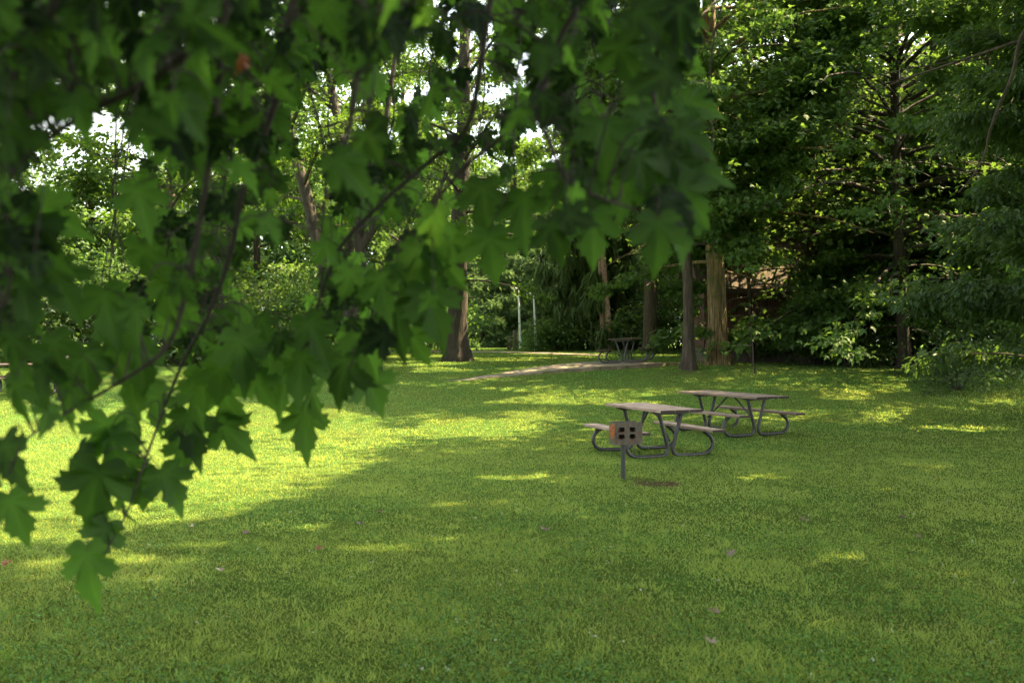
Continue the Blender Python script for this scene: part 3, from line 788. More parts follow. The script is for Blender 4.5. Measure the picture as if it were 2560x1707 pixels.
# ------------------------------------------------------------------ lamp posts, wooden posts, sapling
def build_posts():
    lp = None
    for (px, yb, ytop, Y, lab) in ((1301, 870, 722, 50.0, 'taller white lamp post at the far lawn edge, leaning slightly'), (1340, 832, 735, 47.0, 'more distant thin white lamp post standing among the far trees')):
        x = (px - CX) / FPX * Y; z = float(zt(x, Y)); h = CAM_Z - (ytop - HY) / FPX * Y - z
        root = empty('lamp_post', (x, Y, z), lab, 'lamp post', 'white lamp posts beyond the lawn')
        g = Geo(); g.tube(np.array([[0, 0, -0.1], [-0.05, 0, h * 0.5], [-0.12, 0, h]]), np.array([0.075, 0.058, 0.040]), 10)
        link('pole', g.mesh('pole', M['polewhite']), root)
        g = Geo(); g.tube(spline([(-0.12, 0, h - 0.08), (-0.16, 0, h - 0.03), (-0.20, 0, h - 0.02)], 5), 0.022, 8)
        link('arm', g.mesh('arm', M['polewhite']), root)
        g = Geo(); sec = [(-0.17, 0.03), (-0.22, 0.065), (-0.36, 0.075), (-0.46, 0.03)]
        P = np.array([[a, 0, h + 0.0] for a, r in sec]); g.tube(P, np.array([r for a, r in sec]), 10)
        o = link('lamp_head', g.mesh('lamp_head', M['polewhite']), root); o.scale = (1, 1, 1)
    for (px, yb, yt, Y, lab) in ((1273, 869, 842, 47.5, 'shorter brown wooden post beside the lamp post at the lawn edge'), (1287, 868, 825, 47.0, 'taller brown wooden post beside the lamp post at the lawn edge')):
        x = (px - CX) / FPX * Y; z = float(zt(x, Y)); h = CAM_Z - (yt - HY) / FPX * Y - z
        root = empty('wooden_post', (x, Y, z), lab, 'post', 'wooden posts at the lawn edge')
        g = Geo(); k = 7
        g.tube(np.array([[0, 0, -0.2], [0.01, 0, h * 0.5], [0.0, 0, h - 0.03], [0, 0, h]]), np.array([0.115, 0.108, 0.105, 0.085]), 10)
        link('shaft', g.mesh('shaft', M['postwood'], True), root)
    # short post with a pale disc, left
    p = ground_px(174, 975); sc = FPX / p[1]; h = 100 / sc
    root = empty('short_post', p, 'short grey wooden post with a small white disc, seen between the hanging leaves', 'post')
    g = Geo(); g.tube(np.array([[0.03, 0, -0.1], [0.0, 0, h * .5], [-0.03, 0, h - .10], [-0.03, 0, h - .02], [-0.03, 0, h]]), np.array([0.055, 0.05, 0.048, 0.06, 0.035]), 12)
    link('shaft', g.mesh('shaft', M['postwood']), root)
    g = Geo(); g.tube(np.array([[-0.04, -0.045, h - .17], [-0.04, -0.075, h - .17]]), 0.036, 12)
    link('disc', g.mesh('disc', M['polewhite'], False), root)
    # bare dead sapling by the shed
    p = ground_px(1887, 934); sc = FPX / p[1]
    root = empty('bare_sapling', p, 'thin crooked bare sapling stick standing in the sunlit grass before the shed', 'sapling')
    W = lambda x, y: np.array([(x - 1887) / sc, 0, (934 - y) / sc])
    g = Geo(); g.tube(spline([W(1887, 938), W(1885, 915), W(1882, 900), W(1883, 885), W(1880, 850), W(1876, 815)], 4), np.linspace(0.026, 0.012, 21), 6)
    link('stem', g.mesh('stem', M['twig']), root)
    g = Geo(); g.tube(spline([W(1880, 863), W(1860, 862), W(1837, 865)], 4), np.linspace(0.010, 0.005, 9), 5)
    link('side_twig', g.mesh('side_twig', M['postwood']), root)

# ------------------------------------------------------------------ hanging maple in the foreground
def fg(dx, dy, depth):
    return np.array([(dx * K - CX) / FPX * depth, depth, CAM_Z - (dy * K - HY) / FPX * depth])

def build_maple():
    base = np.array([-4.6, -1.2, float(zt(-4.6, -1.2))])
    root = empty('maple_tree', base, 'maple tree whose leafy branches hang close over the upper left of the view', 'tree')
    gw = Geo(); top = base + np.array([0.8, 0.6, 10.5])
    Q, d = add_trunk(gw, trunk_path(base, top, 0.15), 0.36, 0.09, 0.4)
    gl = Geo()
    A0 = len(gl.v)
    crown(gw, gl, Q, d, 4.6, limbs=34, length=8.2, leaf_n=60000, leaf_size=0.25, tmpl=MAPLE_LO, elev=(26, 62), droop=0.10, twigs=10, spread=0.22, flat=0.6, r_limb=0.10, clear=0.97)
    # keep the high crown out of the sight cone: only boughs that really hang into view are built there
    V = gl.v[-1]; k = len(MAPLE_LO[0]); c = V.reshape(-1, k, 3)[:, 0]
    vis = (c[:, 1] > 0.3) & (np.abs(c[:, 0]) < 0.62 * c[:, 1] + 0.3) & (c[:, 2] < CAM_Z + 0.40 * c[:, 1] + 0.25)
    keep = ~vis; nk = keep.sum()
    gl2 = Geo(); Vk = V.reshape(-1, k, 3)[keep].reshape(-1, 3); tk = gl.a[-1].reshape(-1, k)[keep].ravel()
    gl2.v.append(Vk); gl2.n = len(Vk); gl2.a.append(tk)
    for f in MAPLE_LO[1]: gl2.f.append((f[None] + (np.arange(nk) * k)[:, None, None]).reshape(-1, f.shape[1]))
    # hanging boughs: way points (photo column, row, distance in metres)
    B = [
        [(760, -420, 2.0), (700, -120, 2.0), (655, 90, 2.05), (640, 210, 2.1), (600, 330, 2.15), (555, 450, 2.2), (530, 580, 2.3), (480, 720, 2.4), (430, 810, 2.5), (395, 890, 2.55), (365, 970, 2.6), (325, 1080, 2.6), (290, 1180, 2.6), (240, 1270, 2.55)],
        [(560, -380, 1.75), (520, -60, 1.75), (500, 200, 1.8), (480, 380, 1.85), (450, 560, 1.9), (425, 680, 1.95), (380, 800, 2.0), (270, 880, 2.05), (150, 950, 2.1), (60, 1010, 2.1), (20, 1090, 2.1)],
        [(1420, -400, 1.9), (1370, -120, 1.9), (1335, 0, 1.9), (1290, 82, 1.92), (1228, 234, 1.95), (1167, 303, 2.0), (1052, 400, 2.1), (960, 520, 2.2), (900, 640, 2.3), (850, 760, 2.4), (800, 850, 2.5)],
        [(1260, 160, 2.05), (1228, 234, 2.0), (1262, 328, 1.9), (1307, 418, 1.88), (1380, 455, 1.88), (1450, 478, 1.9), (1510, 500, 1.9)],
        [(1180, -350, 2.2), (1120, 40, 2.2), (1087, 250, 2.25), (1052, 320, 2.3), (987, 371, 2.35), (852, 490, 2.4), (775, 580, 2.5), (730, 700, 2.6), (700, 820, 2.7), (690, 930, 2.75)],
        [(420, -350, 1.35), (520, -20, 1.4), (467, 92, 1.45), (380, 160, 1.5), (309, 204, 1.55), (197, 264, 1.6), (123, 310, 1.65), (40, 380, 1.7), (10, 470, 1.75), (35, 560, 1.8), (20, 660, 1.85), (-20, 760, 1.9)],
        [(1640, -330, 2.0), (1560, -60, 2.0), (1520, 80, 2.0), (1500, 200, 2.0), (1520, 300, 2.0), (1555, 370, 1.98), (1560, 450, 1.95)],
        [(180, -420, 1.3), (140, -60, 1.35), (90, 120, 1.4), (60, 300, 1.45)],
        [(950, -400, 1.6), (880, -30, 1.6), (830, 130, 1.65), (800, 300, 1.7), (760, 430, 1.75), (700, 560, 1.8)],
    ]
    paths = []
    for b in B: paths.append(spline([fg(*p) for p in b], 8))
    limb_end = np.array([np.interp(5.2, d, Q[:, a]) for a in range(3)])
    # explicit outline leaves: (col, row, size, tip angle deg clockwise from straight down, distance, facing 0..1)
    X = [  # lowest strand
        (200, 1325, 175, 5, 2.5, .6), (232, 1245, 120, -15, 2.55, .6), (215, 1140, 190, -12, 2.55, .8), (260, 1040, 150, 10, 2.6, .8), (395, 1120, 130, 35, 2.65, .6), (330, 1130, 120, 0, 2.7, .7), (440, 1000, 160, 15, 2.7, .85), (535, 1000, 150, 50, 2.75, .9), (230, 1010, 140, -20, 2.6, .8), (420, 1050, 120, -5, 2.7, .7), (285, 1170, 90, 10, 2.65, .3),
        (300, 1000, 130, -8, 2.7, .7), (240, 1225, 120, 12, 2.6, .6), (290, 1085, 120, 20, 2.7, .6), (520, 925, 140, 20, 2.75, .7), (620, 830, 150, 10, 2.5, .8), (645, 905, 130, -15, 2.7, .6), (360, 940, 130, 5, 2.7, .7), (300, 895, 150, -10, 2.3, .7), (185, 890, 140, 15, 2.2, .7), (90, 880, 150, -5, 2.0, .7), (450, 930, 130, 0, 2.6, .6), (170, 1060, 120, -30, 2.6, .5),
        (40, 1190, 150, 15, 2.2, .75), (20, 1060, 160, 30, 2.1, .7), (-30, 1090, 150, -10, 2.2, .7), (150, 930, 140, -20, 2.1, .4), (110, 960, 90, 5, 2.0, .3),
        (700, 990, 150, 2, 2.9, .85), (720, 920, 130, 10, 2.85, .6), (860, 900, 140, 25, 2.6, .8), (780, 870, 160, -20, 2.55, .8), (690, 860, 150, 0, 2.6, .7), (730, 780, 150, 30, 2.5, .7), (840, 800, 150, 10, 2.45, .8), (560, 830, 170, 10, 2.4, .7), (510, 880, 150, -10, 2.45, .6), (600, 900, 110, 25, 2.5, .6), (470, 900, 140, 0, 2.5, .6), (330, 850, 150, 10, 2.2, .7), (260, 800, 190, -10, 2.1, .8), (200, 860, 150, 5, 2.1, .6),
        (1000, 720, 180, 20, 2.2, .8), (960, 800, 110, 30, 2.4, .7), (910, 750, 150, 0, 2.3, .8), (1030, 620, 150, 30, 2.2, .8), (960, 620, 150, -5, 2.2, .7), (880, 680, 150, 10, 2.2, .8), (1000, 540, 150, 0, 2.1, .6),
        (1130, 590, 150, 8, 1.95, .9), (1280, 555, 140, 20, 1.9, .9), (1360, 545, 150, 0, 1.9, .85), (1200, 500, 170, -5, 1.95, .8), (1612, 392, 150, 72, 1.95, .85), (1600, 325, 130, 55, 1.95, .8), (1592, 465, 145, 38, 1.92, .85), (1565, 540, 130, 12, 1.9, .8), (1612, 245, 120, 70, 2.0, .7), (1540, 440, 130, 20, 1.95, .8), (1510, 560, 160, 0, 1.85, .95), (1560, 490, 150, 45, 1.88, .85), (1480, 400, 140, 20, 1.9, .9), (1430, 460, 130, -10, 1.95, .9), (1330, 450, 150, 15, 1.9, .8), (1580, 380, 150, 60, 1.95, .6), (1530, 370, 130, 30, 1.95, .8), (1590, 290, 130, 60, 2.0, .8), (1490, 300, 150, 20, 1.95, .9), (1490, 230, 140, 35, 2.0, .85), (1390, 330, 160, 5, 1.9, .8), (1560, 130, 130, 70, 2.0, .8), (1500, 60, 170, 50, 1.95, .7), (1580, 30, 120, 60, 2.0, .7), (1440, 150, 160, 30, 1.9, .7), (1270, 430, 130, -20, 1.95, .8), (1110, 480, 160, 0, 2.0, .6),
        (80, 560, 190, 30, 1.8, .8), (130, 500, 160, 50, 1.8, .8), (60, 690, 160, 20, 1.9, .8), (140, 660, 160, 30, 1.95, .9), (30, 830, 190, 0, 1.9, .7), (130, 830, 160, 10, 2.0, .7), (40, 920, 130, 0, 1.9, .6), (330, 480, 150, 20, 1.85, .7), (340, 620, 170, 0, 2.0, .7), (250, 720, 170, 20, 2.05, .8), (380, 700, 170, -10, 2.1, .7),
    ]
    n_explicit = len(X)
    # fill leaves in the dense curtain
    poly = np.array([(-120, -150), (1640, -150), (1600, 60), (1600, 330), (1560, 440), (1480, 540), (1290, 540), (1180, 520), (1090, 560), (1050, 690), (960, 760), (880, 800), (820, 870), (690, 880), (600, 870), (480, 880), (390, 840), (300, 800), (270, 560), (310, 420), (120, 330), (100, 560), (190, 620), (120, 820), (-120, 840)])
    gaps = [(215, 420, 85, 60), (250, 350, 60, 30), (240, 590, 75, 110), (1235, 395, 45, 62), (1090, 150, 35, 40), (1060, 300, 30, 22), (750, 285, 55, 75), (700, 480, 35, 90), (1140, 230, 30, 18), (930, 180, 28, 45), (700, 620, 30, 60), (1205, 500, 35, 35), (1390, 200, 40, 80), (1180, 600, 70, 90), (590, 640, 40, 60), (860, 580, 25, 30), (1090, 410, 22, 20), (1010, 430, 18, 26), (1450, 30, 22, 12), (660, 700, 22, 60), (1410, 370, 25, 20), (130, 730, 30, 40), (400, 470, 18, 30)]
    def to_px(p): return np.column_stack([((p[:, 0] / p[:, 1]) * FPX + CX) / K, ((CAM_Z - p[:, 2]) / p[:, 1] * FPX + HY) / K, p[:, 1]])
    def blocked(x, y, m):
        return (not inside(poly, np.array([x]), np.array([y + 30]))[0]) or any(((x - a) / (c + m)) ** 2 + ((y + 20 - b) / (e + m)) ** 2 < 1 for a, b, c, e in gaps)
    cnt = 0
    allp = np.concatenate([to_px(p) for p in paths])
    while cnt < 560:
        x = rng.uniform(-120, 1650); y = rng.uniform(-150, 900)
        if y > 350 and rng.random() < 0.2: continue
        if blocked(x, y, 40): continue
        j = np.argmin((allp[:, 0] - x) ** 2 + (allp[:, 1] - y) ** 2)
        dep = max(1.25, allp[j, 2] + rng.normal(0.12, 0.22))
        sz = rng.uniform(0.055, 0.115) * FPX / K / dep
        X.append((x, y, sz, rng.normal(8, 38), dep, rng.uniform(0.25, 1.0))); cnt += 1
    # boughs hanging farther out
    n_near = len(paths)
    for q in range(20):
        x0 = -60 + 1640 * (q + 0.5) / 20 + rng.normal(0, 25); dep = rng.uniform(2.6, 4.6)
        bot = np.interp(x0, [-60, 120, 300, 700, 1000, 1150, 1580], [780, 760, 720, 860, 620, 480, 470]) - rng.uniform(0, 120)
        y = -380.0; x = x0 + rng.normal(0, 60); b = []
        while y < bot:
            b.append((x, y, dep)); y += rng.uniform(110, 170); x += rng.normal(-12, 26); dep += rng.normal(0, 0.05)
        b.append((x, bot, dep))
        p = spline([fg(*k) for k in b], 6); paths.append(p)
        pp = to_px(p)
        for _ in range(100):
            k = rng.integers(4, len(pp)); off = rng.normal(0, 0.13, 3)
            dd = pp[k, 2] + off[1]; x1 = pp[k, 0] + off[0] * FPX / K / dd; y1 = pp[k, 1] + off[2] * FPX / K / dd
            if y1 < -150 or blocked(x1, y1, 22): continue
            X.append((x1, y1, rng.uniform(0.06, 0.13) * FPX / K / dd, rng.normal(5, 40), dd, rng.uniform(0.2, 1.0)))
    gls = [Geo() for _ in paths]; gbs = [Geo() for _ in paths]
    pid = np.concatenate([np.full(len(p), i) for i, p in enumerate(paths)]); PP = np.concatenate(paths)
    stalk = []
    for ix, (x, y, sz, an, dep, face) in enumerate(X):
        sz = sz * (0.94 if ix < n_explicit else 0.85)
        c = fg(x, y, dep); L = sz * K / FPX * dep
        a = math.radians(an)
        tip = np.array([math.sin(a), rng.normal(0, 0.25), -math.cos(a)]); tip /= np.linalg.norm(tip)
        # leaf plane: face the sight line more or less
        yaw = (1 - face) * rng.choice([-1, 1]) * 1.35 + rng.normal(0, 0.15)
        nv = np.array([math.sin(yaw), -math.cos(yaw), rng.normal(0.15, 0.25)])
        pos = c - tip * L * 0.42
        j = np.argmin(((PP - pos) ** 2).sum(1)); i = pid[j]
        # stalk from the bough to the leaf base
        q = PP[max(0, j - 2)]
        dist = np.linalg.norm(pos - q)
        if dist > 0.02:
            mid = (pos + q) / 2 + np.array([rng.normal(0, 0.015), rng.normal(0, 0.02), 0.03 + 0.1 * dist])
            gbs[i].tube(spline([q, mid, pos], 4), np.linspace(0.0026 if dist > 0.15 else 0.0018, 0.0012, 9), 5, cap=False)
        tint = np.clip((rng.normal(0.60, 0.18) if ix < n_explicit else rng.normal(0.14, 0.08) if rng.random() < 0.52 else rng.normal(0.70, 0.2)) + VEIN, 0.02, 1)[None]  # dark and bright leaves imitate shade and light, outline leaves kept brighter
        bend = MAPLE_HI[0].copy(); bend[:, 2] *= rng.uniform(0.3, 1.6); bend[:, 2] += bend[:, 0] ** 2 * rng.uniform(-0.5, 0.7) - 0.25 * (bend[:, 1] - .1) ** 2 * rng.uniform(-0.5, 1.5)
        bend[:, 0] *= rng.uniform(0.82, 1.05)
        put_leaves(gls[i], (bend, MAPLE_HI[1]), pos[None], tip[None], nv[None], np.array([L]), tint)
    for i, p in enumerate(paths):
        g = gbs[i]
        st = p[0]
        src = np.array([[-1.2 + 0.25 * i, -0.3, 5.0 + 0.05 * i]])
        ext = spline([limb_end, src[0], st + np.array([0, -0.1, 0.5]), st], 6)[:-1] if i != 3 and i < 9 else np.zeros((0, 3))
        full = np.vstack([ext, p])
        r = np.concatenate([np.linspace(0.045, 0.010, len(ext)), np.linspace(0.0085, 0.0022, len(p))]) if len(ext) else np.linspace(0.006, 0.002, len(p))
        g.tube(full, r, 7)
        g.v = [v - base for v in g.v]; gls[i].v = [v - base for v in gls[i].v]
        br = link('branch', g.mesh('branch', M['twig']), root)
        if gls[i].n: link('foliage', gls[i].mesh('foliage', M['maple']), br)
    # two withered leaves caught in the twigs
    g = Geo()
    for (x, y, s, dp) in ((557, 150, 52, 2.0), (466, 175, 40, 1.9)):
        L = s * K / FPX * dp
        put_leaves(g, MAPLE_HI, fg(x, y - s * .4, dp)[None] - base, np.array([[-0.35, 0.1, -1.0]]), np.array([[0.9, -0.8, 0.2]]), np.array([L]), 0.5)
    link('withered_leaves', g.mesh('withered_leaves', M['deadred']), root, label='orange red withered leaves among the green')
    gw.v = [v - base for v in gw.v]; gl2.v = [v - base for v in gl2.v]
    link('trunk', gw.mesh('trunk', M['bark']), root)
    link('crown', gl2.mesh('crown', M['canopy'], False), root)

# ------------------------------------------------------------------ woodland
def at(px, Y):
    x = (px - CX) / FPX * Y
    return np.array([x, Y, float(zt(x, Y))])

def build_trees():
    # ---- trees standing on the lawn
    b = ground_px(1722, 924)
    make_tree('slender_tree', 'slender dark trunked tree with one flared root, left of the thick ridged trunk', b, 15.0, 0.165, 0.08, lean=(-0.15, 0.3), bark='bark', leaf='broad', z0=3.7, flare=0.55, wob=0.06,
              limbs=30, length=4.4, leaf_n=28000, leaf_size=0.16, tmpl=MAPLE_LO, elev=(5, 55), droop=0.18, clear=0.97)
    b = ground_px(1795, 911)
    make_tree('ridged_tree', 'thick tan ridged trunk tree with wide spreading roots beside the slender trunk', b, 18.0, 0.31, 0.14, lean=(-0.35, 0.4), bark='barklight', leaf='broad', z0=2.8, flare=0.62, wob=0.05,
              extra=dict(z0=3.7, top=8.0, kw=dict(limbs=12, length=3.0, leaf_n=12000, az_range=(-2.3, -0.5), elev=(0, 18), droop=0.3, clear=0.6)),
              limbs=54, length=5.2, leaf_n=62000, leaf_size=0.16, tmpl=MAPLE_LO, elev=(0, 55), droop=0.26, clear=0.97)
    b = ground_px(1142, 902)
    make_tree('lawn_tree', 'thick dark trunk tree with flared foot standing alone at mid lawn', b, 15.0, 0.40, 0.16, lean=(0.3, 0.5), bark='barkdark', leaf='canopy', z0=3.0, flare=0.55, wob=0.08,
              limbs=30, length=5.2, leaf_n=30000, leaf_size=0.17, tmpl=OVAL, elev=(5, 60), droop=0.22, clear=0.97)
    # forked leaning tree, mostly behind the hanging leaves
    b = ground_px(935, 938); sc = FPX / b[1]
    root = empty('leaning_tree', b, 'forked tree with dark trunks leaning left, glimpsed through the hanging leaves', 'tree')
    W = lambda x, y: np.array([(x - 935) / sc, 0.25 * (938 - y) / sc * 0.3, (938 - y) / sc])
    g = Geo(); gl = Geo()
    Q, d = add_trunk(g, np.array([W(938, 938), W(890, 850), W(830, 730), W(785, 590), W(755, 470), W(728, 380), W(700, 250), W(680, 60)]), 0.24, 0.10, 0.3)
    P2 = spline([W(880, 830), W(900, 700), W(890, 560), W(865, 430), W(835, 290), W(800, 100), W(790, -120)], 5)
    g.tube(P2, np.linspace(0.19, 0.10, len(P2)), 12)
    P3 = spline([W(895, 620), W(940, 540), W(945, 430), W(960, 280), W(990, 60)], 5)
    g.tube(P3, np.linspace(0.15, 0.06, len(P3)), 10)
    d2 = np.concatenate([[0], np.cumsum(np.linalg.norm(np.diff(P2, axis=0), axis=1))])
    for QQ, dd, z in ((Q + b, d, 4.5), (P2 + b, d2, 4.0)):
        gg = Geo()
        crown(gg, gl, QQ, dd, z, limbs=12, length=3.6, leaf_n=5500, leaf_size=0.15, tmpl=OVAL, elev=(10, 60), droop=0.2, clear=0.97)
        g.v += [v - b for v in gg.v]; g.f += [f + g.n for f in gg.f]; g.n += gg.n; g.a += gg.a
    gl.v = [v - b for v in gl.v]
    link('trunk', g.mesh('trunk', M['barkdark']), root); link('crown', gl.mesh('crown', M['canopy'], False), root)

    # ---- the maples on the right
    b = at(2262, 32.0)
    make_tree('drooping_maple', 'maple with low drooping boughs sweeping over the shed, rightmost trunk', b, 16.0, 0.30, 0.12, lean=(-0.6, 0.2), bark='barkdark', leaf='broad', z0=1.2, flare=0.3,
              limbs=66, length=7.2, leaf_n=125000, leaf_size=0.18, tmpl=MAPLE_LO, elev=(6, 46), droop=0.40, twigs=14, spread=0.17, flat=0.35, low=1.6, prof=lambda f: 0.92 + 0.28 * min(1, f * 3.5) - 0.35 * f, r_limb=0.085, clear=0.97)
    b = at(1880, 33.4)
    make_tree('young_maple', 'low spreading young maple whose sprays hang before the shed wall', b, 7.6, 0.09, 0.03, lean=(-0.2, 0.0), bark='bark', leaf='broad', z0=0.9, flare=0.3,
              limbs=44, length=3.5, leaf_n=48000, leaf_size=0.17, tmpl=MAPLE_LO, elev=(4, 48), droop=0.34, twigs=12, spread=0.16, flat=0.35, r_limb=0.04, low=1.2, clear=0.97)
    b = at(2262, 30.2)
    make_tree('leafy_maple', 'leafy maple with layered sprays between the shed and the right border', b, 14.0, 0.19, 0.07, lean=(-0.4, 0.2), bark='barkdark', leaf='broad', z0=1.0, flare=0.3,
              limbs=58, length=4.9, leaf_n=68000, leaf_size=0.17, tmpl=MAPLE_LO, elev=(2, 50), droop=0.38, twigs=13, spread=0.16, flat=0.35, r_limb=0.05, low=2.6, clear=0.92)
    b = at(2040, 33.6)
    make_tree('shaded_maple', 'dark trunked maple rising in front of the shed roof', b, 17.0, 0.30, 0.12, lean=(-0.5, 0.3), bark='barkdark', leaf='broad', z0=3.4, flare=0.3,
              limbs=40, length=5.4, leaf_n=45000, leaf_size=0.17, tmpl=MAPLE_LO, elev=(0, 55), droop=0.3, clear=0.97)
    b = np.array([11.6, 18.6, float(zt(11.6, 18.6))])
    make_tree('long_leaved_tree', 'nearer dull green long leaved tree at the right edge of the view', b, 10.5, 0.16, 0.05, lean=(-0.4, 0.2), bark='bark', leaf='dull', z0=0.6, flare=0.3,
              limbs=60, length=3.9, leaf_n=52000, leaf_size=0.17, tmpl=OVAL, width=0.8, elev=(22, 55), droop=0.32, twigs=11, spread=0.16, flat=0.5, tilt=0.7, prof=lambda f: 1.0 - 0.4 * f, leafdroop=0.75, r_limb=0.05, clear=0.97)
    # long bare bough swinging down at the right edge
    root = [o for o in COL.objects if o.name.startswith('long_leaved_tree')][0]
    rb = np.array(root.location); Yb = 15.5
    bp = [np.array([(x - CX) / FPX * (Yb + dy), Yb + dy, CAM_Z - (y - HY) / FPX * (Yb + dy)]) - rb for x, y, dy in ((2640, -60, 0.6), (2572, 60, 0.3), (2548, 110, 0.1), (2530, 190, 0), (2500, 260, 0), (2474, 330, 0), (2462, 385, 0.1), (2432, 440, 0.2), (2396, 482, 0.3))]
    g = Geo(); g.tube(spline(bp, 5), np.linspace(0.040, 0.009, 41), 8)
    link('branch', g.mesh('branch', M['bark']), root, label='long bare bough swinging down to the left')
    # ---- unseen maples added around the view to throw shade
    for q, (x, y, H, L, n, z0, lab) in enumerate((
            (9.2, 6.4, 16.0, 7.8, 38000, 5.4, 'unseen shade tree added right of the camera'),
            (12.0, 10.6, 17.0, 7.6, 34000, 6.0, 'unseen shade tree added beyond the right edge near the long leaved tree'),
            (4.6, -2.6, 15.0, 6.2, 17850, 5.0, 'unseen shade tree added behind the camera'),
            (12.6, 15.6, 18.5, 8.2, 40000, 6.5, 'tallest unseen shade tree, added beyond the right edge'),
            (-8.6, 2.0, 14.0, 5.6, 20000, 3.0, 'unseen shade tree added left of the camera'),
            (-2.0, -8.5, 14.0, 6.0, 20000, 3.0, 'unseen shade tree added some way behind the camera'),
            (16.0, 20.0, 18.0, 6.6, 21250, 4.5, 'unseen shade tree added in the wood behind the right edge'))):
        root = make_tree('added_shade_maple', lab, (x, y, float(zt(x, y))), H, 0.34, 0.12, bark='bark', leaf='canopy', z0=z0, limbs=26, length=L, leaf_n=n, leaf_size=0.27, tmpl=MAPLE_LO,
                  elev=(8, 58), droop=0.12, twigs=10, spread=0.2, flat=0.6, clear=0.97, thin=True, group='unseen trees added to shade the lawn')
        o = [c for c in root.children if c.name.startswith('crown')][0]
        prune_view(o, root)
    # ---- conifers beyond the far table
    make_conifer('weeping_spruce', 'weeping spruce with hanging dark twigs and brown trunk left of the twin pines', at(1476, 48.5), 17.0, 0.19, 0.9, 2.9, 75, needles=42000, hang=1.0, strip=(0.75, 0.05))
    make_conifer('shaded_spruce', 'big spruce with thick dark trunk behind the far picnic table', at(1627, 43.0), 19.0, 0.34, 6.0, 3.6, 52, needles=38000, hang=1.0, strip=(0.75, 0.05))
    r = make_conifer('twin_pine', 'straight reddish pine trunk, left of the close pair beyond the far picnic table', at(1511, 46.5), 17.0, 0.155, 7.5, 2.6, 26, bark='barkred', needles=7000, hang=0.3, lean=(-0.75, 0.2), group='pair of reddish pines')
    make_conifer('twin_pine', 'reddish pine trunk leaning left, right of the close pair beyond the far picnic table', at(1526, 46.3), 17.5, 0.16, 7.2, 2.7, 26, bark='barkred', needles=7000, hang=0.3, lean=(-1.25, 0.2), group='pair of reddish pines')
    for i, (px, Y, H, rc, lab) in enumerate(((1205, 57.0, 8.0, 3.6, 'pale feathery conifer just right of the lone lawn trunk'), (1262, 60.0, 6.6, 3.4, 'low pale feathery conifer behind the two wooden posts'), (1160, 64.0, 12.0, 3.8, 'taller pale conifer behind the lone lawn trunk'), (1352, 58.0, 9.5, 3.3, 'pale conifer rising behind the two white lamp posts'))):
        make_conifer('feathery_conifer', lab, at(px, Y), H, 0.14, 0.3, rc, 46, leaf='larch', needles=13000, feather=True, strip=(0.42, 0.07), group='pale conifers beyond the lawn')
    # ---- shrubs
    make_shrub('bush', 'pale green bush at the lawn edge right of the white lamp posts', at(1388, 47.0), 1.5, 1.35, 3600, 0.16, DIAM, 'light')
    make_shrub('bush', 'small sunlit bush at the lawn edge left of the lone lawn trunk', at(1065, 47.0), 2.4, 2.3, 4200, 0.19, DIAM, 'light')
    make_shrub('bush', 'low leafy bush under the long leaved tree at the right edge', ground_px(2395, 975), 0.95, 1.05, 3000, 0.10, OVAL, 'dull')
    make_shrub('bush', 'dark bush below the drooping maple right of the shed', at(2120, 31.5), 1.6, 1.9, 3600, 0.14, OVAL, 'dull')
    make_shrub('bush', 'dark bush at the right border behind the low leafy bush', at(2420, 27.0), 2.2, 2.0, 4000, 0.15, OVAL, 'dull')
    make_shrub('bush', 'dark bush filling the gap right of the thick spruce trunk', at(1690, 45.5), 2.6, 2.4, 4500, 0.18, OVAL, 'dull')
    make_shrub('bush', 'dark bush low between the twin pines and the thick spruce', at(1570, 48.5), 2.4, 2.3, 4200, 0.18, OVAL, 'dull')
    # left border: understory and trees seen through the gaps
    lefts = [(-60, 31.5, 3.0, 2.8, 'dull', 'dark bush at the far left edge behind the hidden table'), (130, 33.0, 3.4, 2.8, 'dull', 'dark bush behind the short post'),
             (290, 34.0, 3.8, 3.0, 'light', 'broad pale leaved bush seen between leaves right of the short post'), (470, 35.0, 3.4, 2.8, 'dull', 'dark bush behind the long hanging strand of leaves'),
             (640, 36.0, 3.2, 2.7, 'light', 'pale bush at the lawn edge left of the leaning tree'), (800, 38.0, 3.0, 2.8, 'dull', 'dark bush behind the leaning tree')]
    for px, Y, h, r, lf, lab in lefts:
        make_shrub('bush', lab, at(px, Y), h, r, 5200, 0.19, DIAM, lf)
    trees = [(-120, 37, 11.0, 'dark woodland tree at the far left edge'), (235, 39.5, 7.2, 'rounded bright green tree below the open patch of white sky'), (420, 38, 13.0, 'tall woodland tree behind the long hanging strand'),
             (640, 41, 11.0, 'bright woodland tree left of the leaning trunk'), (880, 44, 14.0, 'tall woodland tree behind the leaning trunk'), (1010, 50, 15.5, 'tall woodland tree left of the lone lawn trunk')]
    for i, (px, Y, H, lab) in enumerate(trees):
        make_tree('woodland_tree', lab, at(px, Y), H, 0.2, 0.07, bark='bark', leaf='light' if i in (1, 3, 5) else 'canopy', z0=1.6, limbs=30, length=min(5.2, 0.42 * H + 1), leaf_n=9500, leaf_size=0.24, tmpl=DIAM,
                  elev=(5, 60), droop=0.18, clear=0.97, tintbase=0.6, group='woodland trees along the left border')
    rt = [(1740, 44, 17.0, 'dark woodland tree behind the slender lawn trunk'), (1860, 42.5, 18.0, 'dark woodland tree rising behind the shed roof'), (2130, 40, 18.0, 'woodland tree right of the shed'), (2330, 36, 18.0, 'woodland tree deep in the right border'),
          (2520, 31, 17.0, 'woodland tree behind the long leaved tree')]
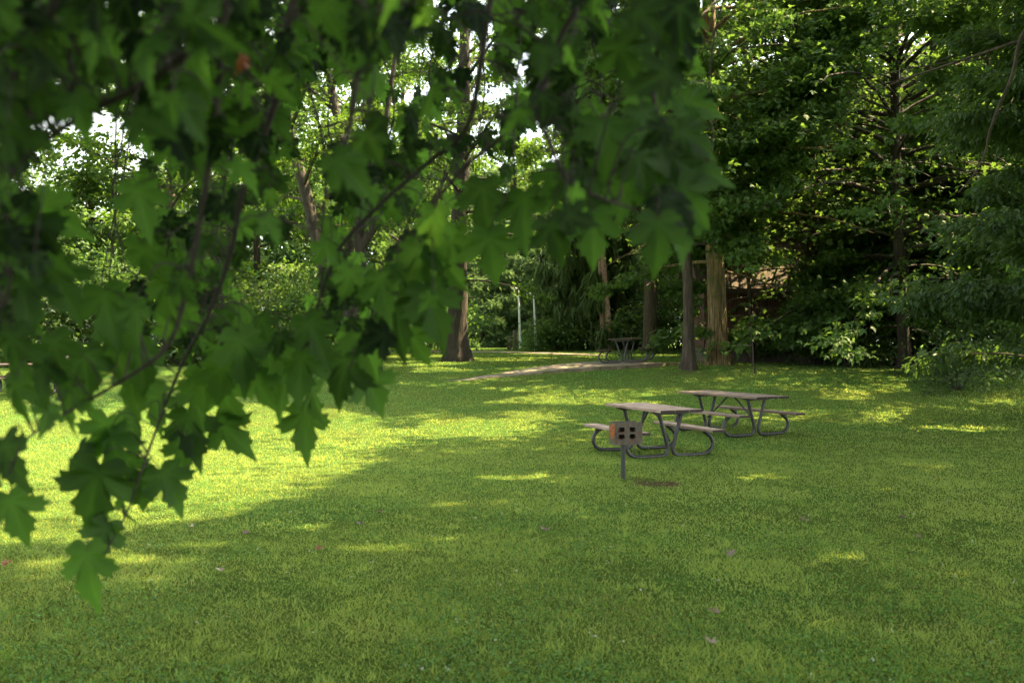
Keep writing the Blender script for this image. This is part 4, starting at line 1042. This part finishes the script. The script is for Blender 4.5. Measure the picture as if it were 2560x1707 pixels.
    for i, (px, Y, H, lab) in enumerate(rt):
        make_tree('woodland_tree', lab, at(px, Y), H, 0.26, 0.09, bark='bark', leaf='deep', z0=0.8, limbs=46, length=5.6, leaf_n=19000, leaf_size=0.26, tmpl=DIAM,
                  elev=(0, 58), droop=0.2, clear=0.97, group='woodland trees along the right border')
    # far wood beyond the lawn: one mass
    gl = Geo()
    for (px, Y, H, r) in [(1210, 84, 13, 5), (1290, 78, 10.0, 4.5), (1390, 82, 11.5, 5), (1450, 70, 14, 5), (1560, 72, 17, 5.5), (1660, 66, 18, 6), (1120, 74, 17, 5.5), (1030, 76, 18, 6), (930, 70, 15, 6), (800, 66, 14, 6), (660, 64, 13, 6), (520, 62, 14.5, 6), (380, 62, 13.5, 5.5), (250, 60, 7.5, 5), (110, 58, 9.5, 5.5), (-40, 56, 13, 6), (1330, 98, 19, 7), (1480, 100, 20, 8), (1420, 88, 9, 6), (1340, 90, 8, 6), (1500, 86, 10, 6), (1260, 92, 8, 6), (1580, 80, 10, 6), (1400, 70, 9, 4.5), (1420, 75, 19, 5), (1240, 80, 19, 6), (1320, 72, 8, 4), (1760, 60, 18, 6), (1900, 58, 18, 6), (2050, 56, 18, 6), (2200, 54, 18, 6), (2380, 50, 18, 6), (2560, 46, 18, 6), (2700, 40, 18, 6), (1680, 54, 14, 5), (1830, 52, 15, 5), (1980, 48, 15, 5), (2130, 47, 15, 5), (2280, 44, 15, 5), (2430, 40, 15, 5), (2600, 36, 15, 5), (1950, 44, 6, 4), (2080, 43, 6, 4), (2200, 41, 6, 4), (2320, 40, 6, 4), (2450, 37, 6, 4), (2580, 34, 6, 4), (2760, 32, 15, 5)]:
        c = at(px, Y); n = 9500
        k = 46
        cen = rand_dirs(k) * (rng.random((k, 1)) ** 0.35) * np.array([r, r, H * 0.5]) * 0.92 + c + np.array([0, 0, H * 0.52])
        cen[:, 2] = np.maximum(cen[:, 2], c[2] + 0.5)
        idx = rng.integers(0, k, n); off = rng.normal(0, 0.62, (n, 3)) * np.array([1.1, 1.1, 0.55]) * (r / 5.5)
        pos = cen[idx] + off
        pos[:, 2] = np.maximum(pos[:, 2], zt(pos[:, 0], pos[:, 1]) + 0.1)
        m = ~open_to_sun(pos); pos, off, idx = pos[m], off[m], idx[m]; n = len(pos)
        tip = nrm(off) + rng.normal(0, 0.4, (n, 3)); tip[:, 2] -= 0.3
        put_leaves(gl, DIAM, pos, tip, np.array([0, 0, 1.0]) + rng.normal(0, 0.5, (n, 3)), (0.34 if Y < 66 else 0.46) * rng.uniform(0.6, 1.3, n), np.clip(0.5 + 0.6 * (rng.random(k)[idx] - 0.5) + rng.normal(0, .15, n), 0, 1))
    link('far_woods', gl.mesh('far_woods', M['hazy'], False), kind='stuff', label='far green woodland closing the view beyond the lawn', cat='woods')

def prune_view(o, root):
    """drop leaves of an added shade tree that would show in the view"""
    me = o.data; n = len(me.vertices); k = len(MAPLE_LO[0])
    V = np.empty(n * 3, np.float32); me.vertices.foreach_get('co', V); V = V.reshape(-1, k, 3)
    T = np.empty(n, np.float32); me.attributes['tint'].data.foreach_get('value', T); T = T.reshape(-1, k)
    c = V[:, 0] + np.array(root.location)
    vis = (c[:, 1] > 0.2) & (c[:, 0] < 0.60 * c[:, 1] + 0.3) & (c[:, 0] > -0.6 * c[:, 1]) & (c[:, 2] < CAM_Z + 0.375 * c[:, 1] + 0.2)
    keep = ~vis; m = keep.sum()
    g = Geo(); v = V[keep].reshape(-1, 3); g.v.append(v.astype(float)); g.n = len(v); g.a.append(T[keep].ravel())
    for f in MAPLE_LO[1]: g.f.append((f[None] + (np.arange(m) * k)[:, None, None]).reshape(-1, f.shape[1]))
    o.data = g.mesh('crown', me.materials[0], False); bpy.data.meshes.remove(me)
    # trim limbs the same way is not needed: bare limbs above the view stay hidden

# ------------------------------------------------------------------ grass and clover
_ph = rng.random((14, 3)) * 6.28
def mottle(x, y, f=1.0):
    r = 0
    for i in range(14):
        a = _ph[i, 0]; k = f * (0.5 + 0.42 * i)
        r = r + np.sin(k * (x * math.cos(a) + y * math.sin(a)) + _ph[i, 1]) / (1 + 0.12 * i)
    return np.clip(0.5 + r * 0.16, 0, 1)

def build_grass():
    g = Geo()
    def field(n, y0, y1, h, w, fade, power=1.0):
        Y = y0 + (y1 - y0) * rng.random(n) ** power
        X = (rng.random(n) * 2 - 1) * (0.58 * Y + 2.2)
        m = ~on_pad(X, Y, rng.normal(-0.10, 0.08, n)) & (rng.random(n) < np.clip((Y - y0) / fade, 0, 1) * np.clip((y1 - Y) / fade, 0, 1))
        for c, r, s in SOIL_ALL:
            m &= ~((((X - c[0]) ** 2 + (Y - c[1]) ** 2) < (r * 0.55) ** 2) & (rng.random(n) < 0.9))
        X, Y = X[m], Y[m]; n = len(X)
        pos = np.stack([X, Y, zt(X, Y) - 0.004], -1)
        tip = np.stack([rng.normal(0, 0.75, n), rng.normal(0, 0.75, n), np.ones(n)], -1)
        up = rand_dirs(n); up[:, 2] *= 0.3
        patch = mottle(X, Y); p2 = mottle(X + 40, Y - 17, 1.7); p3 = mottle(X - 11, Y + 23, 0.8)
        tint = np.clip(0.24 + 0.36 * patch + rng.normal(0, 0.12, n), 0, 0.9)
        tint = np.where((rng.random(n) < 0.04 + 0.28 * np.clip(p2 - 0.6, 0, 1) / 0.4), rng.uniform(0.9, 1.0, n), tint)
        thin = np.clip((0.36 - p3) * 3, 0, 0.6) * np.clip((16 - Y) / 8, 0.15, 1)
        kp = rng.random(n) > thin
        pos, tip, up, tint, X, Y = pos[kp], tip[kp], up[kp], tint[kp], X[kp], Y[kp]; n = len(X)
        tall = 1 + 0.35 * (np.sin(X * 2.1 + Y) * np.sin(Y * 1.7 - X * .6) > 0.5)
        put_leaves(g, TRI, pos, tip, up, h * rng.uniform(0.5, 1.35, n) * tall, tint, w / h)
    field(470000, 3.4, 9.4, 0.026, 0.0050, 1.6)
    field(370000, 7.6, 16.5, 0.028, 0.0072, 2.2)
    field(215000, 13.5, 27.0, 0.032, 0.012, 3.5)
    field(105000, 22.0, 52.0, 0.038, 0.022, 5.0)
    # longer tufts standing out of the mown turf
    nt_ = 900; Yc = 4.6 + 12 * rng.random(nt_) ** 1.3; Xc = (rng.random(nt_) * 2 - 1) * (0.56 * Yc + 0.3)
    nb = 26; X = (Xc[:, None] + rng.normal(0, 0.035, (nt_, nb))).ravel(); Y = (Yc[:, None] + rng.normal(0, 0.035, (nt_, nb))).ravel(); n = len(X)
    put_leaves(g, TRI, np.stack([X, Y, zt(X, Y)], -1), np.stack([rng.normal(0, .6, n), rng.normal(0, .6, n), np.ones(n)], -1), rand_dirs(n), rng.uniform(0.035, 0.075, n), np.clip(np.repeat(rng.uniform(0.05, 0.6, nt_), nb) + rng.normal(0, .1, n), 0, 0.85), 0.10)
    link('grass', g.mesh('grass', M['grass'], False), kind='stuff', label='short mown lawn grass', cat='grass')
    # clover and broad-leaved weeds in the near turf
    g = Geo(); n = 70000
    Y = 4.5 + 7.5 * rng.random(n) ** 1.5; X = (rng.random(n) * 2 - 1) * (0.58 * Y + 0.5)
    dens = (mottle(X + 7, Y + 3, 1.5) - 0.5) * 3 + rng.normal(0, 0.35, n) - (Y - 6.3) * 0.14
    m = dens > 0.0; X, Y = X[m], Y[m]; n = len(X)
    pos = np.stack([X, Y, zt(X, Y) + rng.uniform(0.012, 0.05, n)], -1)
    tip = rand_dirs(n); tip[:, 2] = rng.uniform(-0.2, 0.4, n)
    put_leaves(g, DIAM, pos, tip, np.array([0, 0, 1.0]) + rng.normal(0, 0.45, (n, 3)), rng.uniform(0.011, 0.026, n), 0.86 * np.clip(rng.normal(0.42, 0.3, n), 0, 1), 1.25)
    n = 90; Y = 4.6 + 6.5 * rng.random(n) ** 1.4; X = (rng.random(n) * 2 - 1) * (0.58 * Y + 0.4)
    for _ in range(3):   # pale clover heads and dead flecks between the leaves
        pos = np.stack([X, Y, zt(X, Y) + 0.04], -1) + rng.normal(0, 0.004, (n, 3)); tip = rand_dirs(n)
        put_leaves(g, DIAM, pos, tip, rand_dirs(n), rng.uniform(0.012, 0.022, n), np.full(n, 1.0), 1.3)
    link('clover', g.mesh('clover', M['weed'], False), kind='stuff', label='clover and broad weeds in the near turf', cat='clover')

def build_fallen():
    items = [  # D col, row, size m, material, label
        (1258, 1225, 0.085, 'deadbrown', 'dark curled leaf on the grass left below the grill post'),
        (878, 1183, 0.075, 'deadbrown', 'small brown leaf on the lawn, upper of the two left of centre'),
        (831, 1210, 0.06, 'deadbrown', 'small brown leaf on the lawn, lower of the two left of centre'),
        (560, 1232, 0.065, 'deadbrown', 'dark brown leaf on the grass right of the lowest hanging strand'),
        (728, 1269, 0.065, 'deadred', 'reddish fallen leaf standing upright in the grass left of centre'),
        (440, 1217, 0.06, 'deadpale', 'pale pinkish leaf on the grass beside the hanging strand'),
        (512, 1318, 0.06, 'deadpale', 'pale leaf on the grass below right of the hanging strand'),
        (6, 1305, 0.08, 'deadred', 'bright red leaf on the grass at the left border'),
        (1850, 1203, 0.10, 'deadpale', 'pale folded leaf on the right lawn, tilted upward'),
        (2068, 1195, 0.06, 'deadbrown', 'small brown leaf on the right lawn below the tables'),
        (2115, 1241, 0.07, 'deadpale', 'pale grey leaf on the right lawn above the dark one'),
        (2088, 1278, 0.075, 'deadbrown', 'dark upright leaf on the right lawn by the sun flecks'),
        (1672, 1283, 0.09, 'deadpale', 'pale flat leaf on the lawn right of centre'),
        (1835, 1270, 0.07, 'deadbrown', 'brown leaf lying between the pale leaves on the right lawn'),
        (2144, 1102, 0.11, 'deadpale', 'large white leaf on the lawn edge of the deep right shade'),
        (1650, 1418, 0.075, 'deadpale', 'pale narrow leaf in the near turf right of centre'),
        (1640, 1490, 0.075, 'deadpale', 'broad pale leaf lowest in the near turf'),
        (2000, 965, 0.09, 'deadbrown', 'tiny dark leaf on the grass right of the long picnic table'),
    ]
    for (c, r, s, m, lab) in items:
        p = gD(c, r)
        g = Geo(); T = MAPLE_LO[0].copy(); T[:, 2] = 0.9 * T[:, 0] ** 2 + 0.35 * (T[:, 1] - .3) ** 2
        az = rng.random() * 6; tip = np.array([[math.cos(az), math.sin(az), 0.25]])
        put_leaves(g, (T, MAPLE_LO[1]), np.array([[0, 0, 0.028]]), tip, np.array([[0.25, -0.35, 0.9]]), np.array([s]), rng.random())
        link('fallen_leaf', g.mesh('fallen_leaf', M[m], False), None, lab, 'fallen leaf', 'fallen leaves on the lawn', loc=tuple(float(q) for q in p))

SOIL_ALL = []
def build_all():
    global SOIL_ALL
    SOIL_ALL = [(ground_px(1645, 1211), 0.45, 0.80), (ground_px(1595, 1202), 0.4, 0.50), (ground_px(1740, 928), 0.9, 0.5), (ground_px(1700, 935), 0.8, 0.5), (ground_px(1845, 918), 0.6, 0.45)]
    build_ground(); build_pad(); build_tables(); build_grill(); build_shed(); build_posts()
    build_trees(); build_maple(); build_grass(); build_fallen()
build_all()

# ------------------------------------------------------------------ light
w = bpy.data.worlds.new('World'); SC.world = w; w.use_nodes = True
nt = w.node_tree; nt.nodes.clear()
sky = nt.nodes.new('ShaderNodeTexSky'); sky.sky_type = 'NISHITA'; sky.sun_disc = False
sky.sun_elevation = SUN_EL; sky.sun_rotation = SUN_AZ; sky.dust_density = 3.0; sky.air_density = 1.0; sky.ozone_density = 1.0
bg = nt.nodes.new('ShaderNodeBackground'); bg.inputs[1].default_value = 0.14
ow = nt.nodes.new('ShaderNodeOutputWorld')
bw = nt.nodes.new('ShaderNodeRGBToBW'); nt.links.new(sky.outputs[0], bw.inputs[0])
cl = nt.nodes.new('ShaderNodeMix'); cl.data_type = 'RGBA'; cl.blend_type = 'MULTIPLY'; cl.inputs[0].default_value = 1.0
nt.links.new(bw.outputs[0], cl.inputs[6]); cl.inputs[7].default_value = (1.08, 1.14, 1.12, 1)      # cloud veil added to whiten the sky light
tcw = nt.nodes.new('ShaderNodeTexCoord'); nzw = nt.nodes.new('ShaderNodeTexNoise'); nzw.inputs['Scale'].default_value = 2.6; nzw.inputs['Detail'].default_value = 7
nt.links.new(tcw.outputs['Generated'], nzw.inputs['Vector'])
rw = ramp(nt, [(0.30, (0.55, 0.55, 0.55)), (0.55, (0.97, 0.97, 0.97))]); nt.links.new(nzw.outputs['Fac'], rw.inputs[0])
mw = nt.nodes.new('ShaderNodeMix'); mw.data_type = 'RGBA'; nt.links.new(rw.outputs[0], mw.inputs[0])
nt.links.new(sky.outputs[0], mw.inputs[6]); nt.links.new(cl.outputs[2], mw.inputs[7])
nt.links.new(mw.outputs[2], bg.inputs[0]); nt.links.new(bg.outputs[0], ow.inputs[0])
sl = bpy.data.lights.new('sun', 'SUN'); sl.energy = 5.0; sl.angle = math.radians(0.53); sl.color = (1.0, 0.79, 0.43)
so = bpy.data.objects.new('sun', sl); COL.objects.link(so)
so.rotation_euler = Vector(tuple(-S)).to_track_quat('-Z', 'Y').to_euler(); so.location = (20, 10, 40)

# ------------------------------------------------------------------ camera
cam = bpy.data.cameras.new('camera'); co = bpy.data.objects.new('camera', cam); COL.objects.link(co)
co.location = (0, 0, CAM_Z); co.rotation_euler = (math.radians(90), 0, 0)
cam.sensor_width = 36.0; cam.lens = 36.0 * FPX / 2560.0
cam.shift_y = -(853.5 - HY) / 2560.0
cam.clip_start = 0.05; cam.clip_end = 1000
cam.dof.use_dof = True; cam.dof.focus_distance = 15.5; cam.dof.aperture_fstop = 3.0
SC.camera = co

SC.view_settings.view_transform = 'Standard'; SC.view_settings.look = 'None'
SC.view_settings.exposure = 2.85; SC.view_settings.gamma = 1.0
SC.cycles.use_denoising = True
SC.cycles.max_bounces = 8; SC.cycles.transmission_bounces = 4; SC.cycles.diffuse_bounces = 4; SC.cycles.glossy_bounces = 2
SC.cycles.sample_clamp_indirect = 4.0
